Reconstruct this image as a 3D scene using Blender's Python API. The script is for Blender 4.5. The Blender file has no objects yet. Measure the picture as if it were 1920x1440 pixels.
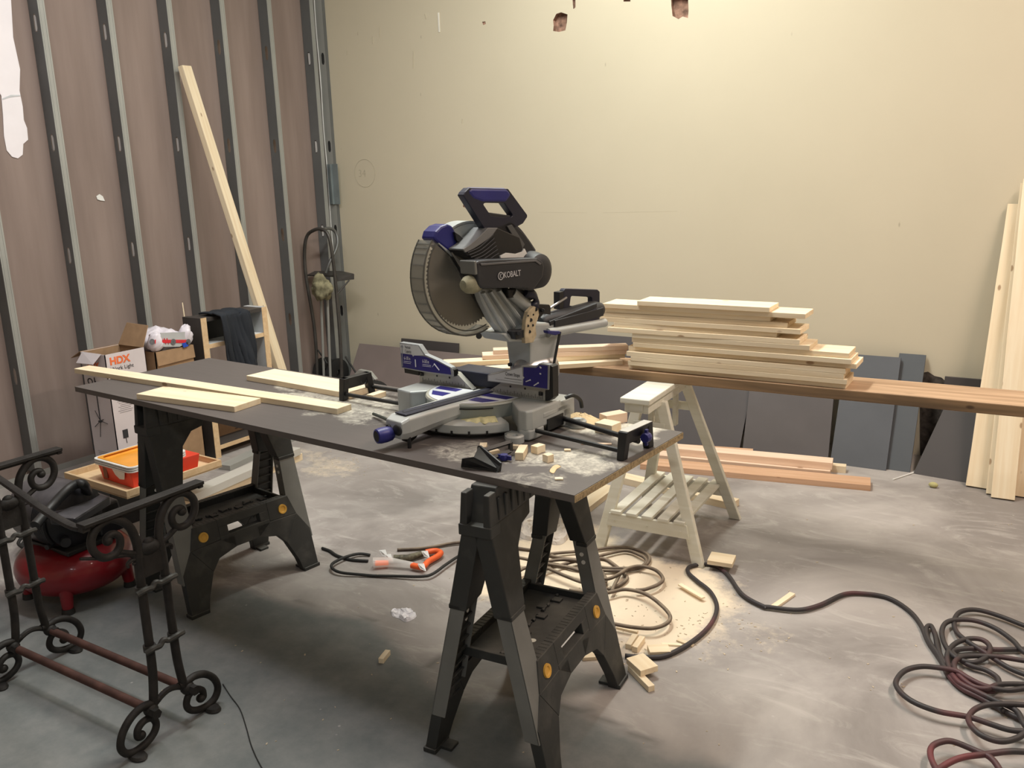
import bpy, bmesh, math, random
from mathutils import Vector as V, Matrix, noise
random.seed(7)
sc = bpy.context.scene
COL = sc.collection
PI = math.pi
# ---------------------------------------------------------------- camera (solved from the stud grid of the left wall)
FPX = 1636.4; PITCH, ROLL, YAW = .2358, -.0292, -.5587; EYE = V((0, 0, 1.55))
_f0 = V((math.sin(YAW), math.cos(YAW), 0)); _r0 = V((math.cos(YAW), -math.sin(YAW), 0)); _up = V((0, 0, 1))
FW = _f0*math.cos(PITCH)-_up*math.sin(PITCH); _u = _up*math.cos(PITCH)+_f0*math.sin(PITCH)
RT = _r0*math.cos(ROLL)+_u*math.sin(ROLL); UP = _u*math.cos(ROLL)-_r0*math.sin(ROLL)
cam = bpy.data.objects.new('camera', bpy.data.cameras.new('camera')); COL.objects.link(cam)
cam.matrix_world = Matrix(((RT.x, UP.x, -FW.x, EYE.x), (RT.y, UP.y, -FW.y, EYE.y), (RT.z, UP.z, -FW.z, EYE.z), (0, 0, 0, 1)))
cam.data.sensor_width = 36; cam.data.lens = FPX/1920*36; cam.data.clip_start = .05
sc.camera = cam
# measuring helpers: where a sight line of the photograph meets a real plane of the room
def ray(p): return RT*(p[0]-960)-UP*(p[1]-720)+FW*FPX
def meet(p, o, n):
    r = ray(p); return EYE+r*((V(o)-EYE).dot(n)/r.dot(n))
def fl(px, py, z=0.0): return meet((px, py), (0, 0, z), V((0, 0, 1)))
def onx(px, py, x): return meet((px, py), (x, 0, 0), V((1, 0, 0)))
def ony(px, py, y): return meet((px, py), (0, y, 0), V((0, 1, 0)))
# ---------------------------------------------------------------- materials
def new_mat(name):
    m = bpy.data.materials.new(name); m.use_nodes = True; nt = m.node_tree
    b = nt.nodes['Principled BSDF']; return m, nt, b
def c4(c): return (c[0], c[1], c[2], 1)
def node(nt, t, **k):
    n = nt.nodes.new(t)
    for a, v in k.items():
        if a in n.inputs.keys(): n.inputs[a].default_value = v
        else: setattr(n, a, v)
    return n
def pm(name, col, rough=.6, metal=0., var=.12, scale=8., bump=0., bscale=60., spec=.4, coat=0., dust=None, dustamt=0., dscale=14.):
    m, nt, b = new_mat(name); L = nt.links.new
    tc = node(nt, 'ShaderNodeTexCoord'); n = node(nt, 'ShaderNodeTexNoise', Scale=scale, Detail=5.)
    L(tc.outputs['Object'], n.inputs['Vector'])
    r = node(nt, 'ShaderNodeValToRGB'); L(n.outputs['Fac'], r.inputs[0])
    r.color_ramp.elements[0].position = .3; r.color_ramp.elements[1].position = .7
    r.color_ramp.elements[0].color = c4([x*(1-var) for x in col]); r.color_ramp.elements[1].color = c4([min(1, x*(1+var)) for x in col])
    out = r.outputs[0]
    if dust:
        g = node(nt, 'ShaderNodeNewGeometry'); s = node(nt, 'ShaderNodeSeparateXYZ'); L(g.outputs['Normal'], s.inputs[0])
        n2 = node(nt, 'ShaderNodeTexNoise', Scale=dscale, Detail=6.); L(tc.outputs['Object'], n2.inputs['Vector'])
        ma = node(nt, 'ShaderNodeMath', operation='MULTIPLY_ADD'); L(s.outputs['Z'], ma.inputs[0]); ma.inputs[1].default_value = .5; ma.inputs[2].default_value = -.15
        mb = node(nt, 'ShaderNodeMath', operation='ADD'); L(ma.outputs[0], mb.inputs[0]); L(n2.outputs['Fac'], mb.inputs[1])
        mr = node(nt, 'ShaderNodeMapRange'); L(mb.outputs[0], mr.inputs[0]); mr.inputs[1].default_value = .45; mr.inputs[2].default_value = 1.0; mr.inputs[3].default_value = 0; mr.inputs[4].default_value = dustamt
        mx = node(nt, 'ShaderNodeMix', data_type='RGBA'); L(mr.outputs[0], mx.inputs[0]); L(out, mx.inputs[6]); mx.inputs[7].default_value = c4(dust); out = mx.outputs[2]
    L(out, b.inputs['Base Color'])
    b.inputs['Roughness'].default_value = rough; b.inputs['Metallic'].default_value = metal
    b.inputs['Specular IOR Level'].default_value = spec; b.inputs['Coat Weight'].default_value = coat
    if bump:
        n3 = node(nt, 'ShaderNodeTexNoise', Scale=bscale, Detail=4.); L(tc.outputs['Object'], n3.inputs['Vector'])
        bp = node(nt, 'ShaderNodeBump', Strength=bump, Distance=.002); L(n3.outputs['Fac'], bp.inputs['Height']); L(bp.outputs[0], b.inputs['Normal'])
    return m
def wood(name, c1, c2, knot=(.28, .15, .07), rough=.62, kscale=3.9, kamt=.75, grain=16.):
    """boards are built with their length along local X; every board gets its own stretch of grain"""
    m, nt, b = new_mat(name); L = nt.links.new
    tc = node(nt, 'ShaderNodeTexCoord'); oi = node(nt, 'ShaderNodeObjectInfo')
    off = node(nt, 'ShaderNodeVectorMath', operation='MULTIPLY_ADD'); cb = node(nt, 'ShaderNodeCombineXYZ')
    L(oi.outputs['Random'], cb.inputs[0]); L(oi.outputs['Random'], cb.inputs[1]); L(oi.outputs['Random'], cb.inputs[2])
    L(cb.outputs[0], off.inputs[0]); off.inputs[1].default_value = (17, 5, 9); L(tc.outputs['Object'], off.inputs[2])
    mp = node(nt, 'ShaderNodeMapping'); mp.inputs['Scale'].default_value = (.9, grain, grain); L(off.outputs[0], mp.inputs[0])
    n = node(nt, 'ShaderNodeTexNoise', Scale=2.2, Detail=7., Distortion=.7); L(mp.outputs[0], n.inputs['Vector'])
    r = node(nt, 'ShaderNodeValToRGB'); L(n.outputs['Fac'], r.inputs[0])
    r.color_ramp.elements[0].position = .34; r.color_ramp.elements[1].position = .66
    r.color_ramp.elements[0].color = c4(c2); r.color_ramp.elements[1].color = c4(c1)
    mk = node(nt, 'ShaderNodeMapping'); mk.inputs['Scale'].default_value = (1.6, 3.2, 3.2); L(off.outputs[0], mk.inputs[0])
    v = node(nt, 'ShaderNodeTexVoronoi', Scale=kscale); L(mk.outputs[0], v.inputs['Vector'])
    kr = node(nt, 'ShaderNodeMapRange'); L(v.outputs['Distance'], kr.inputs[0]); kr.inputs[1].default_value = .07; kr.inputs[2].default_value = .115; kr.inputs[3].default_value = kamt; kr.inputs[4].default_value = 0
    mx = node(nt, 'ShaderNodeMix', data_type='RGBA'); L(kr.outputs[0], mx.inputs[0]); L(r.outputs[0], mx.inputs[6]); mx.inputs[7].default_value = c4(knot)
    hv = node(nt, 'ShaderNodeHueSaturation'); vm = node(nt, 'ShaderNodeMapRange'); L(oi.outputs['Random'], vm.inputs[0]); vm.inputs[3].default_value = .9; vm.inputs[4].default_value = 1.08
    L(vm.outputs[0], hv.inputs['Value']); L(mx.outputs[2], hv.inputs['Color']); L(hv.outputs[0], b.inputs['Base Color'])
    b.inputs['Roughness'].default_value = rough; b.inputs['Specular IOR Level'].default_value = .25
    bp = node(nt, 'ShaderNodeBump', Strength=.12, Distance=.001); L(n.outputs['Fac'], bp.inputs['Height']); L(bp.outputs[0], b.inputs['Normal'])
    return m
PINE = wood('pine', (.86, .74, .55), (.78, .63, .43))
PINE2 = wood('pine_pink', (.82, .64, .50), (.74, .54, .40))
CEDAR = wood('cedar', (.66, .43, .29), (.55, .33, .20), knot=(.2, .08, .03), kamt=.5)
PLANKW = wood('weathered_plank', (.50, .34, .22), (.31, .20, .12), knot=(.10, .06, .04), kscale=1.6, kamt=.7)
PLY = wood('birch_ply', (.70, .52, .32), (.62, .43, .25), kamt=0)
WHITEWOOD = wood('limed_pine', (.80, .79, .70), (.72, .70, .59), knot=(.3, .22, .13), kscale=1.2, kamt=.4)
BLACKP = pm('black_plastic', (.012, .013, .015), .45, bump=.15, dust=(.25, .23, .2), dustamt=.12)
SHP = pm('sawhorse_plastic', (.028, .030, .030), .55, bump=.2, dust=(.3, .28, .25), dustamt=.25, scale=5)
SHM = pm('sawhorse_grey_leg', (.17, .175, .17), .5, metal=.1, dust=(.35, .33, .3), dustamt=.12)
YEL = pm('yellow_plastic', (.65, .36, .06), .5)
IRON = pm('cast_iron', (.022, .020, .019), .62, metal=.3, bump=.5, bscale=90, var=.4, scale=20)
RUST = pm('rusty_bar', (.075, .035, .028), .75, metal=.2, bump=.4, var=.4, scale=15)
ALU = pm('cast_aluminium', (.42, .45, .46), .45, metal=.25, dust=(.66, .62, .52), dustamt=.35)
ALUG = pm('grey_paint', (.28, .31, .30), .5, metal=.2, dust=(.6, .53, .38), dustamt=.5)
STEEL = pm('steel', (.5, .5, .5), .3, metal=.9)
BLUEP = pm('blue_plastic', (.020, .022, .16), .4, dust=(.4, .38, .42), dustamt=.15)
NAVY = pm('navy_plastic', (.012, .014, .030), .45, dust=(.3, .3, .34), dustamt=.1)
DKG = pm('dark_grey_plastic', (.020, .022, .027), .5, dust=(.28, .28, .29), dustamt=.14)
WHITE = pm('white_paint', (.75, .75, .73), .6)
PATCHW = pm('white_patch', (.88, .84, .88), .7, var=.03)
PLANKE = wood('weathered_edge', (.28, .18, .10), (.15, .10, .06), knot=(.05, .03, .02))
STICKW = pm('label_white', (.60, .62, .65), .5)
STICKB = pm('label_blue', (.022, .018, .17), .45)
INK = pm('ink', (.03, .03, .035), .7)
INKW = pm('white_ink', (.7, .7, .75), .7)
ORANGE = pm('orange_vinyl', (.75, .12, .03), .45)
CARD = pm('cardboard', (.33, .21, .12), .8, scale=20)
BOXW = pm('white_carton', (.62, .57, .59), .6, var=.04)
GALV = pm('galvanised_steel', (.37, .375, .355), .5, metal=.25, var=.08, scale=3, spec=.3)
GALV_SHADE = pm('galvanised_shade', (.15, .158, .160), .5, metal=.2, var=.12, scale=3)  # same steel as GALV, darkened: shade on stud faces put into the colour
SAWD = pm('sawdust', (.72, .55, .33), .95, bump=1., bscale=300)
RED = pm('red_enamel', (.20, .007, .014), .35, coat=.3, scale=4)
RUBBER = pm('rubber', (.02, .02, .02), .7)
CLOTH = pm('navy_cloth', (.018, .022, .030), .9, bump=.6, bscale=200)
def hose_mat():
    m, nt, b = new_mat('hose_rubber'); L = nt.links.new
    tc = node(nt, 'ShaderNodeTexCoord'); n = node(nt, 'ShaderNodeTexNoise', Scale=3.5, Detail=2.); L(tc.outputs['Object'], n.inputs['Vector'])
    r = node(nt, 'ShaderNodeValToRGB'); L(n.outputs['Fac'], r.inputs[0])
    r.color_ramp.elements[0].position = .50; r.color_ramp.elements[1].position = .66
    r.color_ramp.elements[0].color = (.035, .030, .032, 1); r.color_ramp.elements[1].color = (.15, .038, .045, 1)
    L(r.outputs[0], b.inputs['Base Color']); b.inputs['Roughness'].default_value = .55; return m
HOSE = hose_mat()
CORD = pm('dusty_cord', (.10, .075, .06), .7, var=.4, scale=8, dust=(.5, .4, .28), dustamt=.5)
def clear_mat(name, col, alpha, rough=.25):
    m, nt, b = new_mat(name); b.inputs['Base Color'].default_value = c4(col); b.inputs['Alpha'].default_value = alpha
    b.inputs['Roughness'].default_value = rough; return m
GUARD = clear_mat('smoked_guard', (.34, .33, .29), .22)
GUARDR = clear_mat('smoked_guard_rim', (.22, .22, .20), .55, .2)
BAG = clear_mat('thin_plastic', (.85, .83, .88), .82, .3)
CLEARP = clear_mat('clear_plastic', (.8, .78, .76), .45, .15)
# ---------------------------------------------------------------- mesh building
WM = {}
def frame(o, X=(1, 0, 0), Y=(0, 1, 0), Z=(0, 0, 1)):
    X, Y, Z = V(X).normalized(), V(Y).normalized(), V(Z).normalized()
    return Matrix(((X.x, Y.x, Z.x, o[0]), (X.y, Y.y, Z.y, o[1]), (X.z, Y.z, Z.z, o[2]), (0, 0, 0, 1)))
def yawf(o, a): return frame(o, (math.cos(a), math.sin(a), 0), (-math.sin(a), math.cos(a), 0))
def tag(o, label=None, cat=None, group=None, kind=None):
    if label: o['label'] = label
    if cat: o['category'] = cat
    if group: o['group'] = group
    if kind: o['kind'] = kind
    return o
def thing(name, label, cat, M, group=None):
    o = bpy.data.objects.new(name, None); COL.objects.link(o); o.empty_display_size = .1
    if not isinstance(M, Matrix): M = frame(M)
    o.matrix_world = M; WM[o.name] = M; return tag(o, label, cat, group)
class MB:
    def __init__(s): s.bm = bmesh.new(); s.mi = 0
    def face(s, vs, m=None):
        try: f = s.bm.faces.new(vs)
        except ValueError: return None
        f.material_index = s.mi if m is None else m; return f
    def box(s, c, d, M=None):
        M = M or Matrix(); c = V(c); h = V(d)/2; vs = []
        for x in (-1, 1):
            for y in (-1, 1):
                for z in (-1, 1): vs.append(s.bm.verts.new(M @ (c+V((x*h.x, y*h.y, z*h.z)))))
        for q in ((0, 1, 3, 2), (4, 6, 7, 5), (0, 4, 5, 1), (2, 3, 7, 6), (0, 2, 6, 4), (1, 5, 7, 3)): s.face([vs[i] for i in q])
        return s
    def hexa(s, b, t):   # bottom and top quads
        vb = [s.bm.verts.new(V(p)) for p in b]; vt = [s.bm.verts.new(V(p)) for p in t]; n = len(vb)
        s.face(vb[::-1]); s.face(vt)
        for i in range(n): s.face([vb[i], vb[(i+1) % n], vt[(i+1) % n], vt[i]])
        return s
    def prism(s, pts, ext, holes=None):
        ext = V(ext); return s.hexa(pts, [V(p)+ext for p in pts])
    def ring(s, outer, inner, ext):   # plate with one opening, outlines of equal length
        ext = V(ext); n = len(outer)
        a = [s.bm.verts.new(V(p)) for p in outer]; b = [s.bm.verts.new(V(p)) for p in inner]
        c = [s.bm.verts.new(V(p)+ext) for p in outer]; d = [s.bm.verts.new(V(p)+ext) for p in inner]
        for i in range(n):
            j = (i+1) % n
            s.face([a[i], b[i], b[j], a[j]]); s.face([c[i], c[j], d[j], d[i]]); s.face([a[i], a[j], c[j], c[i]]); s.face([b[i], d[i], d[j], b[j]])
        return s
    def tube(s, pts, r, seg=8, closed=False, flat=None):
        pts = [V(p) for p in pts]; n = len(pts); rr = r if isinstance(r, (list, tuple)) else [r]*n; rings = []; ref = None
        for i, p in enumerate(pts):
            a = pts[(i-1) % n] if (closed or i > 0) else p; b = pts[(i+1) % n] if (closed or i < n-1) else p
            t = (b-a)
            if t.length < 1e-9: t = V((0, 0, 1))
            t.normalize()
            if ref is None: ref = V((0, 0, 1)) if abs(t.z) < .9 else V((1, 0, 0))
            x = t.cross(ref)
            if x.length < 1e-4: x = t.cross(V((.3, .9, .1)))
            x.normalize(); y = x.cross(t).normalized(); ref = y
            fx, fy = flat or (1, 1)
            rings.append([s.bm.verts.new(p+(x*math.cos(k*2*PI/seg)*fx+y*math.sin(k*2*PI/seg)*fy)*rr[i]) for k in range(seg)])
        for i in range(n if closed else n-1):
            A, B = rings[i], rings[(i+1) % n]
            for k in range(seg): s.face([A[k], A[(k+1) % seg], B[(k+1) % seg], B[k]])
        if not closed: s.face(rings[0][::-1]); s.face(rings[-1])
        return s
    def cyl(s, a, b, r, r2=None, seg=20): return s.tube([a, b], [r, r if r2 is None else r2], seg)
    def lathe(s, prof, M=None, seg=28, a0=0., a1=2*PI):   # prof (r, z), around local Z of M
        M = M or Matrix(); full = abs(a1-a0-2*PI) < 1e-6; n = seg if full else seg+1; rings = []
        for r, z in prof:
            if r < 1e-6: rings.append([s.bm.verts.new(M @ V((0, 0, z)))]*n)
            else: rings.append([s.bm.verts.new(M @ V((r*math.cos(a0+(a1-a0)*k/seg), r*math.sin(a0+(a1-a0)*k/seg), z))) for k in range(n)])
        for A, B in zip(rings, rings[1:]):
            for k in range(seg):
                q = [A[k], A[(k+1) % n], B[(k+1) % n], B[k]]; u = []
                for v in q:
                    if v not in u: u.append(v)
                if len(u) > 2: s.face(u)
        return s
    def ball(s, c, r, M=None, seg=16, n=10):
        r = V(r) if not isinstance(r, (int, float)) else V((r, r, r))
        S = (M or Matrix()) @ Matrix.Translation(V(c)) @ Matrix.Diagonal((r.x, r.y, r.z, 1))
        return s.lathe([(math.sin(PI*i/n), -math.cos(PI*i/n)) for i in range(n+1)], S, seg)
    def build(s, name, mat, parent=None, smooth=False, bevel=0., M=None, local=False, weld=False, sub=0):
        """vertices are world positions unless local; M is the frame of a top-level mesh"""
        if weld: bmesh.ops.remove_doubles(s.bm, verts=s.bm.verts[:], dist=1e-4)
        bmesh.ops.recalc_face_normals(s.bm, faces=s.bm.faces[:])
        me = bpy.data.meshes.new(name); o = bpy.data.objects.new(name, me)
        T = WM[parent.name] if parent is not None else (M or Matrix())
        if not local: s.bm.transform(T.inverted())
        s.bm.to_mesh(me); s.bm.free(); COL.objects.link(o)
        for mt in (mat if isinstance(mat, (list, tuple)) else [mat]): me.materials.append(mt)
        if parent is not None: o.parent = parent
        else: o.matrix_world = T
        WM[o.name] = T
        if smooth:
            for p in me.polygons: p.use_smooth = True
            if smooth != 'all':
                try: me.set_sharp_from_angle(angle=math.radians(38))
                except Exception: pass
        if bevel:
            b = o.modifiers.new('bevel', 'BEVEL'); b.width = bevel; b.segments = 2; b.limit_method = 'ANGLE'; b.angle_limit = .6
        if sub:
            m = o.modifiers.new('sub', 'SUBSURF'); m.levels = sub; m.render_levels = sub
        return o
def smoothpath(pts, n=6, closed=False):
    pts = [V(p) for p in pts]; N = len(pts); out = []
    for i in range(N if closed else N-1):
        g = (lambda k: pts[k % N]) if closed else (lambda k: pts[max(0, min(N-1, k))])
        a, b, c, d = g(i-1), g(i), g(i+1), g(i+2)
        for k in range(n):
            t = k/n; out.append(.5*((2*b)+(c-a)*t+(2*a-5*b+4*c-d)*t*t+(3*b-a-3*c+d)*t**3))
    if not closed: out.append(pts[-1])
    return out
def board(name, label, cat, M, size, mat, group=None, bevel=.0012, notch=0):
    """a sawn board: local X is its length; M is the frame at the middle of its underside"""
    m = MB(); L, W, T = size; n = max(2, int(L/.18)); h = W/2
    rings = []
    for i in range(n+1):
        x = -L/2+L*i/n; w = .0008*math.sin(i*2.3+L*9)
        rings.append([m.bm.verts.new(V((x, y*h+w, z*T+(w*.3 if i not in (0, n) else 0)))) for y, z in ((-1, 0), (1, 0), (1, 1), (-1, 1))])
    for A, B in zip(rings, rings[1:]):
        for k in range(4): m.face([A[k], A[(k+1) % 4], B[(k+1) % 4], B[k]])
    m.face(rings[0][::-1]); m.face(rings[-1])
    o = m.build(name, mat, None, M=M, local=True, bevel=bevel); return tag(o, label, cat, group)
def board2(name, label, cat, a, b, width, T, mat, z, group=None, side=0):
    """board lying level at height z with its long edge from a to b (side=+1: body lies left of a->b, -1 right, 0 centred)"""
    a, b = V((a[0], a[1], z)), V((b[0], b[1], z)); X = (b-a).normalized(); Y = V((-X.y, X.x, 0)); c = (a+b)/2+Y*(width/2*side)
    return board(name, label, cat, frame(c, X, Y, (0, 0, 1)), ((b-a).length, width, T), mat, group)
def text(name, s, M, size, mat, parent, depth=.0004, align='LEFT', bold=0., sx=1.):
    cu = bpy.data.curves.new(name, 'FONT'); cu.body = s; cu.size = size; cu.extrude = depth; cu.align_x = align; cu.offset = bold
    o = bpy.data.objects.new(name, cu); COL.objects.link(o)
    me = bpy.data.meshes.new_from_object(o); bpy.data.objects.remove(o)
    T = WM[parent.name].inverted() @ M @ Matrix.Diagonal((sx, 1, 1, 1)); me.transform(T)
    o = bpy.data.objects.new(name, me); COL.objects.link(o); me.materials.clear(); me.materials.append(mat); o.parent = parent; WM[o.name] = WM[parent.name]
    return o
# ================================================================ the room
XL, YB = -4.75, 5.0          # sheathing of the stud wall, face of the back wall
CEIL = 3.9
def inpoly(x, y, P):
    c = False; j = len(P)-1
    for i in range(len(P)):
        if (P[i][1] > y) != (P[j][1] > y) and x < (P[j][0]-P[i][0])*(y-P[i][1])/(P[j][1]-P[i][1])+P[i][0]: c = not c
        j = i
    return c
def polydist(x, y, P):
    best = 9
    for i in range(len(P)):
        a = P[i-1]; b = P[i]; dx, dy = b[0]-a[0], b[1]-a[1]; L = dx*dx+dy*dy or 1e-9
        t = max(0, min(1, ((x-a[0])*dx+(y-a[1])*dy)/L)); best = min(best, math.hypot(x-a[0]-t*dx, y-a[1]-t*dy))
    return best if inpoly(x, y, P) else -best
def smst(a, b, x):
    t = max(0, min(1, (x-a)/(b-a))); return t*t*(3-2*t)
def fbm(x, y, s, z=0.): return noise.fractal(V((x*s, y*s, z)), .9, 2.1, 5)
# floor: fine mesh carrying where sawdust, old dark paint and painted-in bench shadow lie
dust1 = [fl(*p)[:2] for p in ((985, 1010), (1120, 985), (1230, 1040), (1330, 1060), (1400, 1110), (1335, 1190), (1240, 1235), (1150, 1225), (1040, 1100), (900, 1130), (860, 1090), (930, 1040))]
dust2 = [fl(*p)[:2] for p in ((560, 845), (640, 850), (690, 880), (640, 905), (590, 890))]
dust3 = [fl(*p)[:2] for p in ((1290, 1110), (1420, 1130), (1500, 1180), (1520, 1230), (1400, 1250), (1300, 1260), (1240, 1290), (1230, 1240))]
paint_and_shade = [fl(*p)[:2] for p in ((-300, 1130), (240, 1095), (420, 1100), (700, 1165), (820, 1275), (1000, 1315), (1130, 1345), (1330, 1420), (1500, 1500), (1400, 1900), (-600, 1900))]  # dark paint outline, taking in the bench's shadow as floor colour
m = MB(); NX, NY = 260, 250; x0, x1, y0, y1 = -4.75, 1.9, -.2, 5.0
vs = [[m.bm.verts.new((x0+(x1-x0)*i/NX, y0+(y1-y0)*j/NY, 0)) for i in range(NX+1)] for j in range(NY+1)]
for j in range(NY):
    for i in range(NX): m.face([vs[j][i], vs[j][i+1], vs[j+1][i+1], vs[j+1][i]])
# the rest of the slab
A = [m.bm.verts.new(p) for p in ((-4.75, -3, 0), (4.5, -3, 0), (4.5, -.2, 0), (-4.75, -.2, 0))]; m.face(A)
A = [m.bm.verts.new(p) for p in ((1.9, -.2, 0), (4.5, -.2, 0), (4.5, 5, 0), (1.9, 5, 0))]; m.face(A)
def floor_mat():
    m, nt, b = new_mat('concrete'); L = nt.links.new
    tc = node(nt, 'ShaderNodeTexCoord')
    n = node(nt, 'ShaderNodeTexNoise', Scale=1.3, Detail=9., Roughness=.6, Distortion=.6); L(tc.outputs['Object'], n.inputs['Vector'])
    r = node(nt, 'ShaderNodeValToRGB'); L(n.outputs['Fac'], r.inputs[0]); e = r.color_ramp.elements
    e[0].position = .38; e[0].color = (.235, .213, .202, 1); e[1].position = .62; e[1].color = (.42, .388, .37, 1)
    # pale trowel streaks
    mp = node(nt, 'ShaderNodeMapping'); mp.inputs['Scale'].default_value = (1.2, 3.2, 1); mp.inputs['Rotation'].default_value = (0, 0, .5); L(tc.outputs['Object'], mp.inputs[0])
    n2 = node(nt, 'ShaderNodeTexNoise', Scale=2.4, Detail=12., Roughness=.72, Distortion=1.6); L(mp.outputs[0], n2.inputs['Vector'])
    mr = node(nt, 'ShaderNodeMapRange'); L(n2.outputs['Fac'], mr.inputs[0]); mr.inputs[1].default_value = .52; mr.inputs[2].default_value = .68; mr.inputs[3].default_value = 0; mr.inputs[4].default_value = .42
    x1_ = node(nt, 'ShaderNodeMix', data_type='RGBA'); L(mr.outputs[0], x1_.inputs[0]); L(r.outputs[0], x1_.inputs[6]); x1_.inputs[7].default_value = (.56, .53, .50, 1)
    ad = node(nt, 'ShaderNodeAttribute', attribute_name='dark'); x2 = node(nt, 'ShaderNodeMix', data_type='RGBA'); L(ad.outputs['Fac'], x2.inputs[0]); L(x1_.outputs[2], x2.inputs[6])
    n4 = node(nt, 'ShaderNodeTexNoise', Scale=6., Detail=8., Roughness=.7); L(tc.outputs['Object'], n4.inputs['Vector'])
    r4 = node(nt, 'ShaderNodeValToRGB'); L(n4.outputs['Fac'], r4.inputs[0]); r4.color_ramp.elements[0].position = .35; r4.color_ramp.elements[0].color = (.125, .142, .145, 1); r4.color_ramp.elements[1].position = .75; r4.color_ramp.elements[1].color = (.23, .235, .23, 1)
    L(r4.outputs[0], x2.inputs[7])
    # thin scratches and paint flecks
    v = node(nt, 'ShaderNodeTexVoronoi', Scale=9.); L(tc.outputs['Object'], v.inputs['Vector'])
    mv = node(nt, 'ShaderNodeMapRange'); L(v.outputs['Distance'], mv.inputs[0]); mv.inputs[1].default_value = .02; mv.inputs[2].default_value = .05; mv.inputs[3].default_value = .6; mv.inputs[4].default_value = 0
    x3 = node(nt, 'ShaderNodeMix', data_type='RGBA'); L(mv.outputs[0], x3.inputs[0]); L(x2.outputs[2], x3.inputs[6]); x3.inputs[7].default_value = (.5, .48, .46, 1)
    at = node(nt, 'ShaderNodeAttribute', attribute_name='dust'); n5 = node(nt, 'ShaderNodeTexNoise', Scale=14., Detail=8., Roughness=.75); L(tc.outputs['Object'], n5.inputs['Vector'])
    ma = node(nt, 'ShaderNodeMath', operation='MULTIPLY_ADD'); L(n5.outputs['Fac'], ma.inputs[0]); ma.inputs[1].default_value = 1.3; L(at.outputs['Fac'], ma.inputs[2])
    mr2 = node(nt, 'ShaderNodeMapRange'); L(ma.outputs[0], mr2.inputs[0]); mr2.inputs[1].default_value = .95; mr2.inputs[2].default_value = 1.5; mr2.inputs[4].default_value = .95
    x4 = node(nt, 'ShaderNodeMix', data_type='RGBA'); L(mr2.outputs[0], x4.inputs[0]); L(x3.outputs[2], x4.inputs[6]); x4.inputs[7].default_value = (.78, .66, .50, 1)
    aj = node(nt, 'ShaderNodeAttribute', attribute_name='joint'); x5 = node(nt, 'ShaderNodeMix', data_type='RGBA'); L(aj.outputs['Fac'], x5.inputs[0]); L(x4.outputs[2], x5.inputs[6]); x5.inputs[7].default_value = (.07, .068, .065, 1)
    L(x5.outputs[2], b.inputs['Base Color']); b.inputs['Roughness'].default_value = .62; b.inputs['Specular IOR Level'].default_value = .35
    bp = node(nt, 'ShaderNodeBump', Strength=.12, Distance=.004); L(n2.outputs['Fac'], bp.inputs['Height']); L(bp.outputs[0], b.inputs['Normal'])
    return m
joints = [(fl(800, 1250)[:2], fl(960, 1150)[:2], .012), (fl(700, 1165)[:2], fl(560, 1125)[:2], .010), (fl(940, 1300)[:2], fl(1105, 1335)[:2], .012), (fl(1105, 1335)[:2], fl(1230, 1395)[:2], .012)]
def segd(x, y, a, b):
    dx, dy = b[0]-a[0], b[1]-a[1]; t = max(0, min(1, ((x-a[0])*dx+(y-a[1])*dy)/(dx*dx+dy*dy))); return math.hypot(x-a[0]-t*dx, y-a[1]-t*dy)
co = [tuple(v.co) for v in m.bm.verts]
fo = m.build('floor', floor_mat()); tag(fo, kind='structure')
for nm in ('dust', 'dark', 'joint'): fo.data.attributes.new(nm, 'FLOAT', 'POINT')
D = [0.]*len(co); K = [0.]*len(co); J = [0.]*len(co)
for i, (x, y, z) in enumerate(co):
    n = fbm(x, y, 3.1)*.11; d = 0
    for P, w in ((dust1, .95), (dust3, .30), (dust2, .5)):
        q = polydist(x, y, P)+n
        if q > -.12: d = max(d, w*smst(-.10, .10, q))
    D[i] = d
    q = polydist(x, y, paint_and_shade)+n*.5; K[i] = smst(-.02, .06, q)*.95
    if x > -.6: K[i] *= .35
    J[i] = max(smst(1.3*w_, .2*w_, segd(x, y, a, b)) if segd(x, y, a, b) < 1.3*w_ else 0 for a, b, w_ in joints)*.5
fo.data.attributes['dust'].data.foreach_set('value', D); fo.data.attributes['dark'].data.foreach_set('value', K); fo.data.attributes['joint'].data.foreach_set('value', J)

# left wall: brown-paper backs of gypsum board behind a row of steel studs
def paper_mat():
    m, nt, b = new_mat('gypsum_paper'); L = nt.links.new
    tc = node(nt, 'ShaderNodeTexCoord'); mp = node(nt, 'ShaderNodeMapping'); mp.inputs['Scale'].default_value = (1, 5, .5); L(tc.outputs['Object'], mp.inputs[0])
    n = node(nt, 'ShaderNodeTexNoise', Scale=2., Detail=6.); L(mp.outputs[0], n.inputs['Vector'])
    r = node(nt, 'ShaderNodeValToRGB'); L(n.outputs['Fac'], r.inputs[0]); r.color_ramp.elements[0].position = .3; r.color_ramp.elements[1].position = .7
    r.color_ramp.elements[0].color = (.225, .170, .148, 1); r.color_ramp.elements[1].color = (.30, .232, .205, 1)
    L(r.outputs[0], b.inputs['Base Color']); b.inputs['Roughness'].default_value = .85; return m
m = MB(); m.box((XL-.01, 1, CEIL/2), (.02, 8.2, CEIL)); wl = m.build('wall_left', paper_mat()); tag(wl, kind='structure')
PX = -4.66                       # front flange plane of the studs
def knock(m, y, z):              # a keyhole knock-out in a web, shown by the board or gap behind it
    pass
HOLE = pm('knockout', (.62, .62, .62), .6); HOLED = pm('knockout_dark', (.03, .03, .03), .8)
sy = [2.8852+.4035*k for k in range(-5, 6)]
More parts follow.
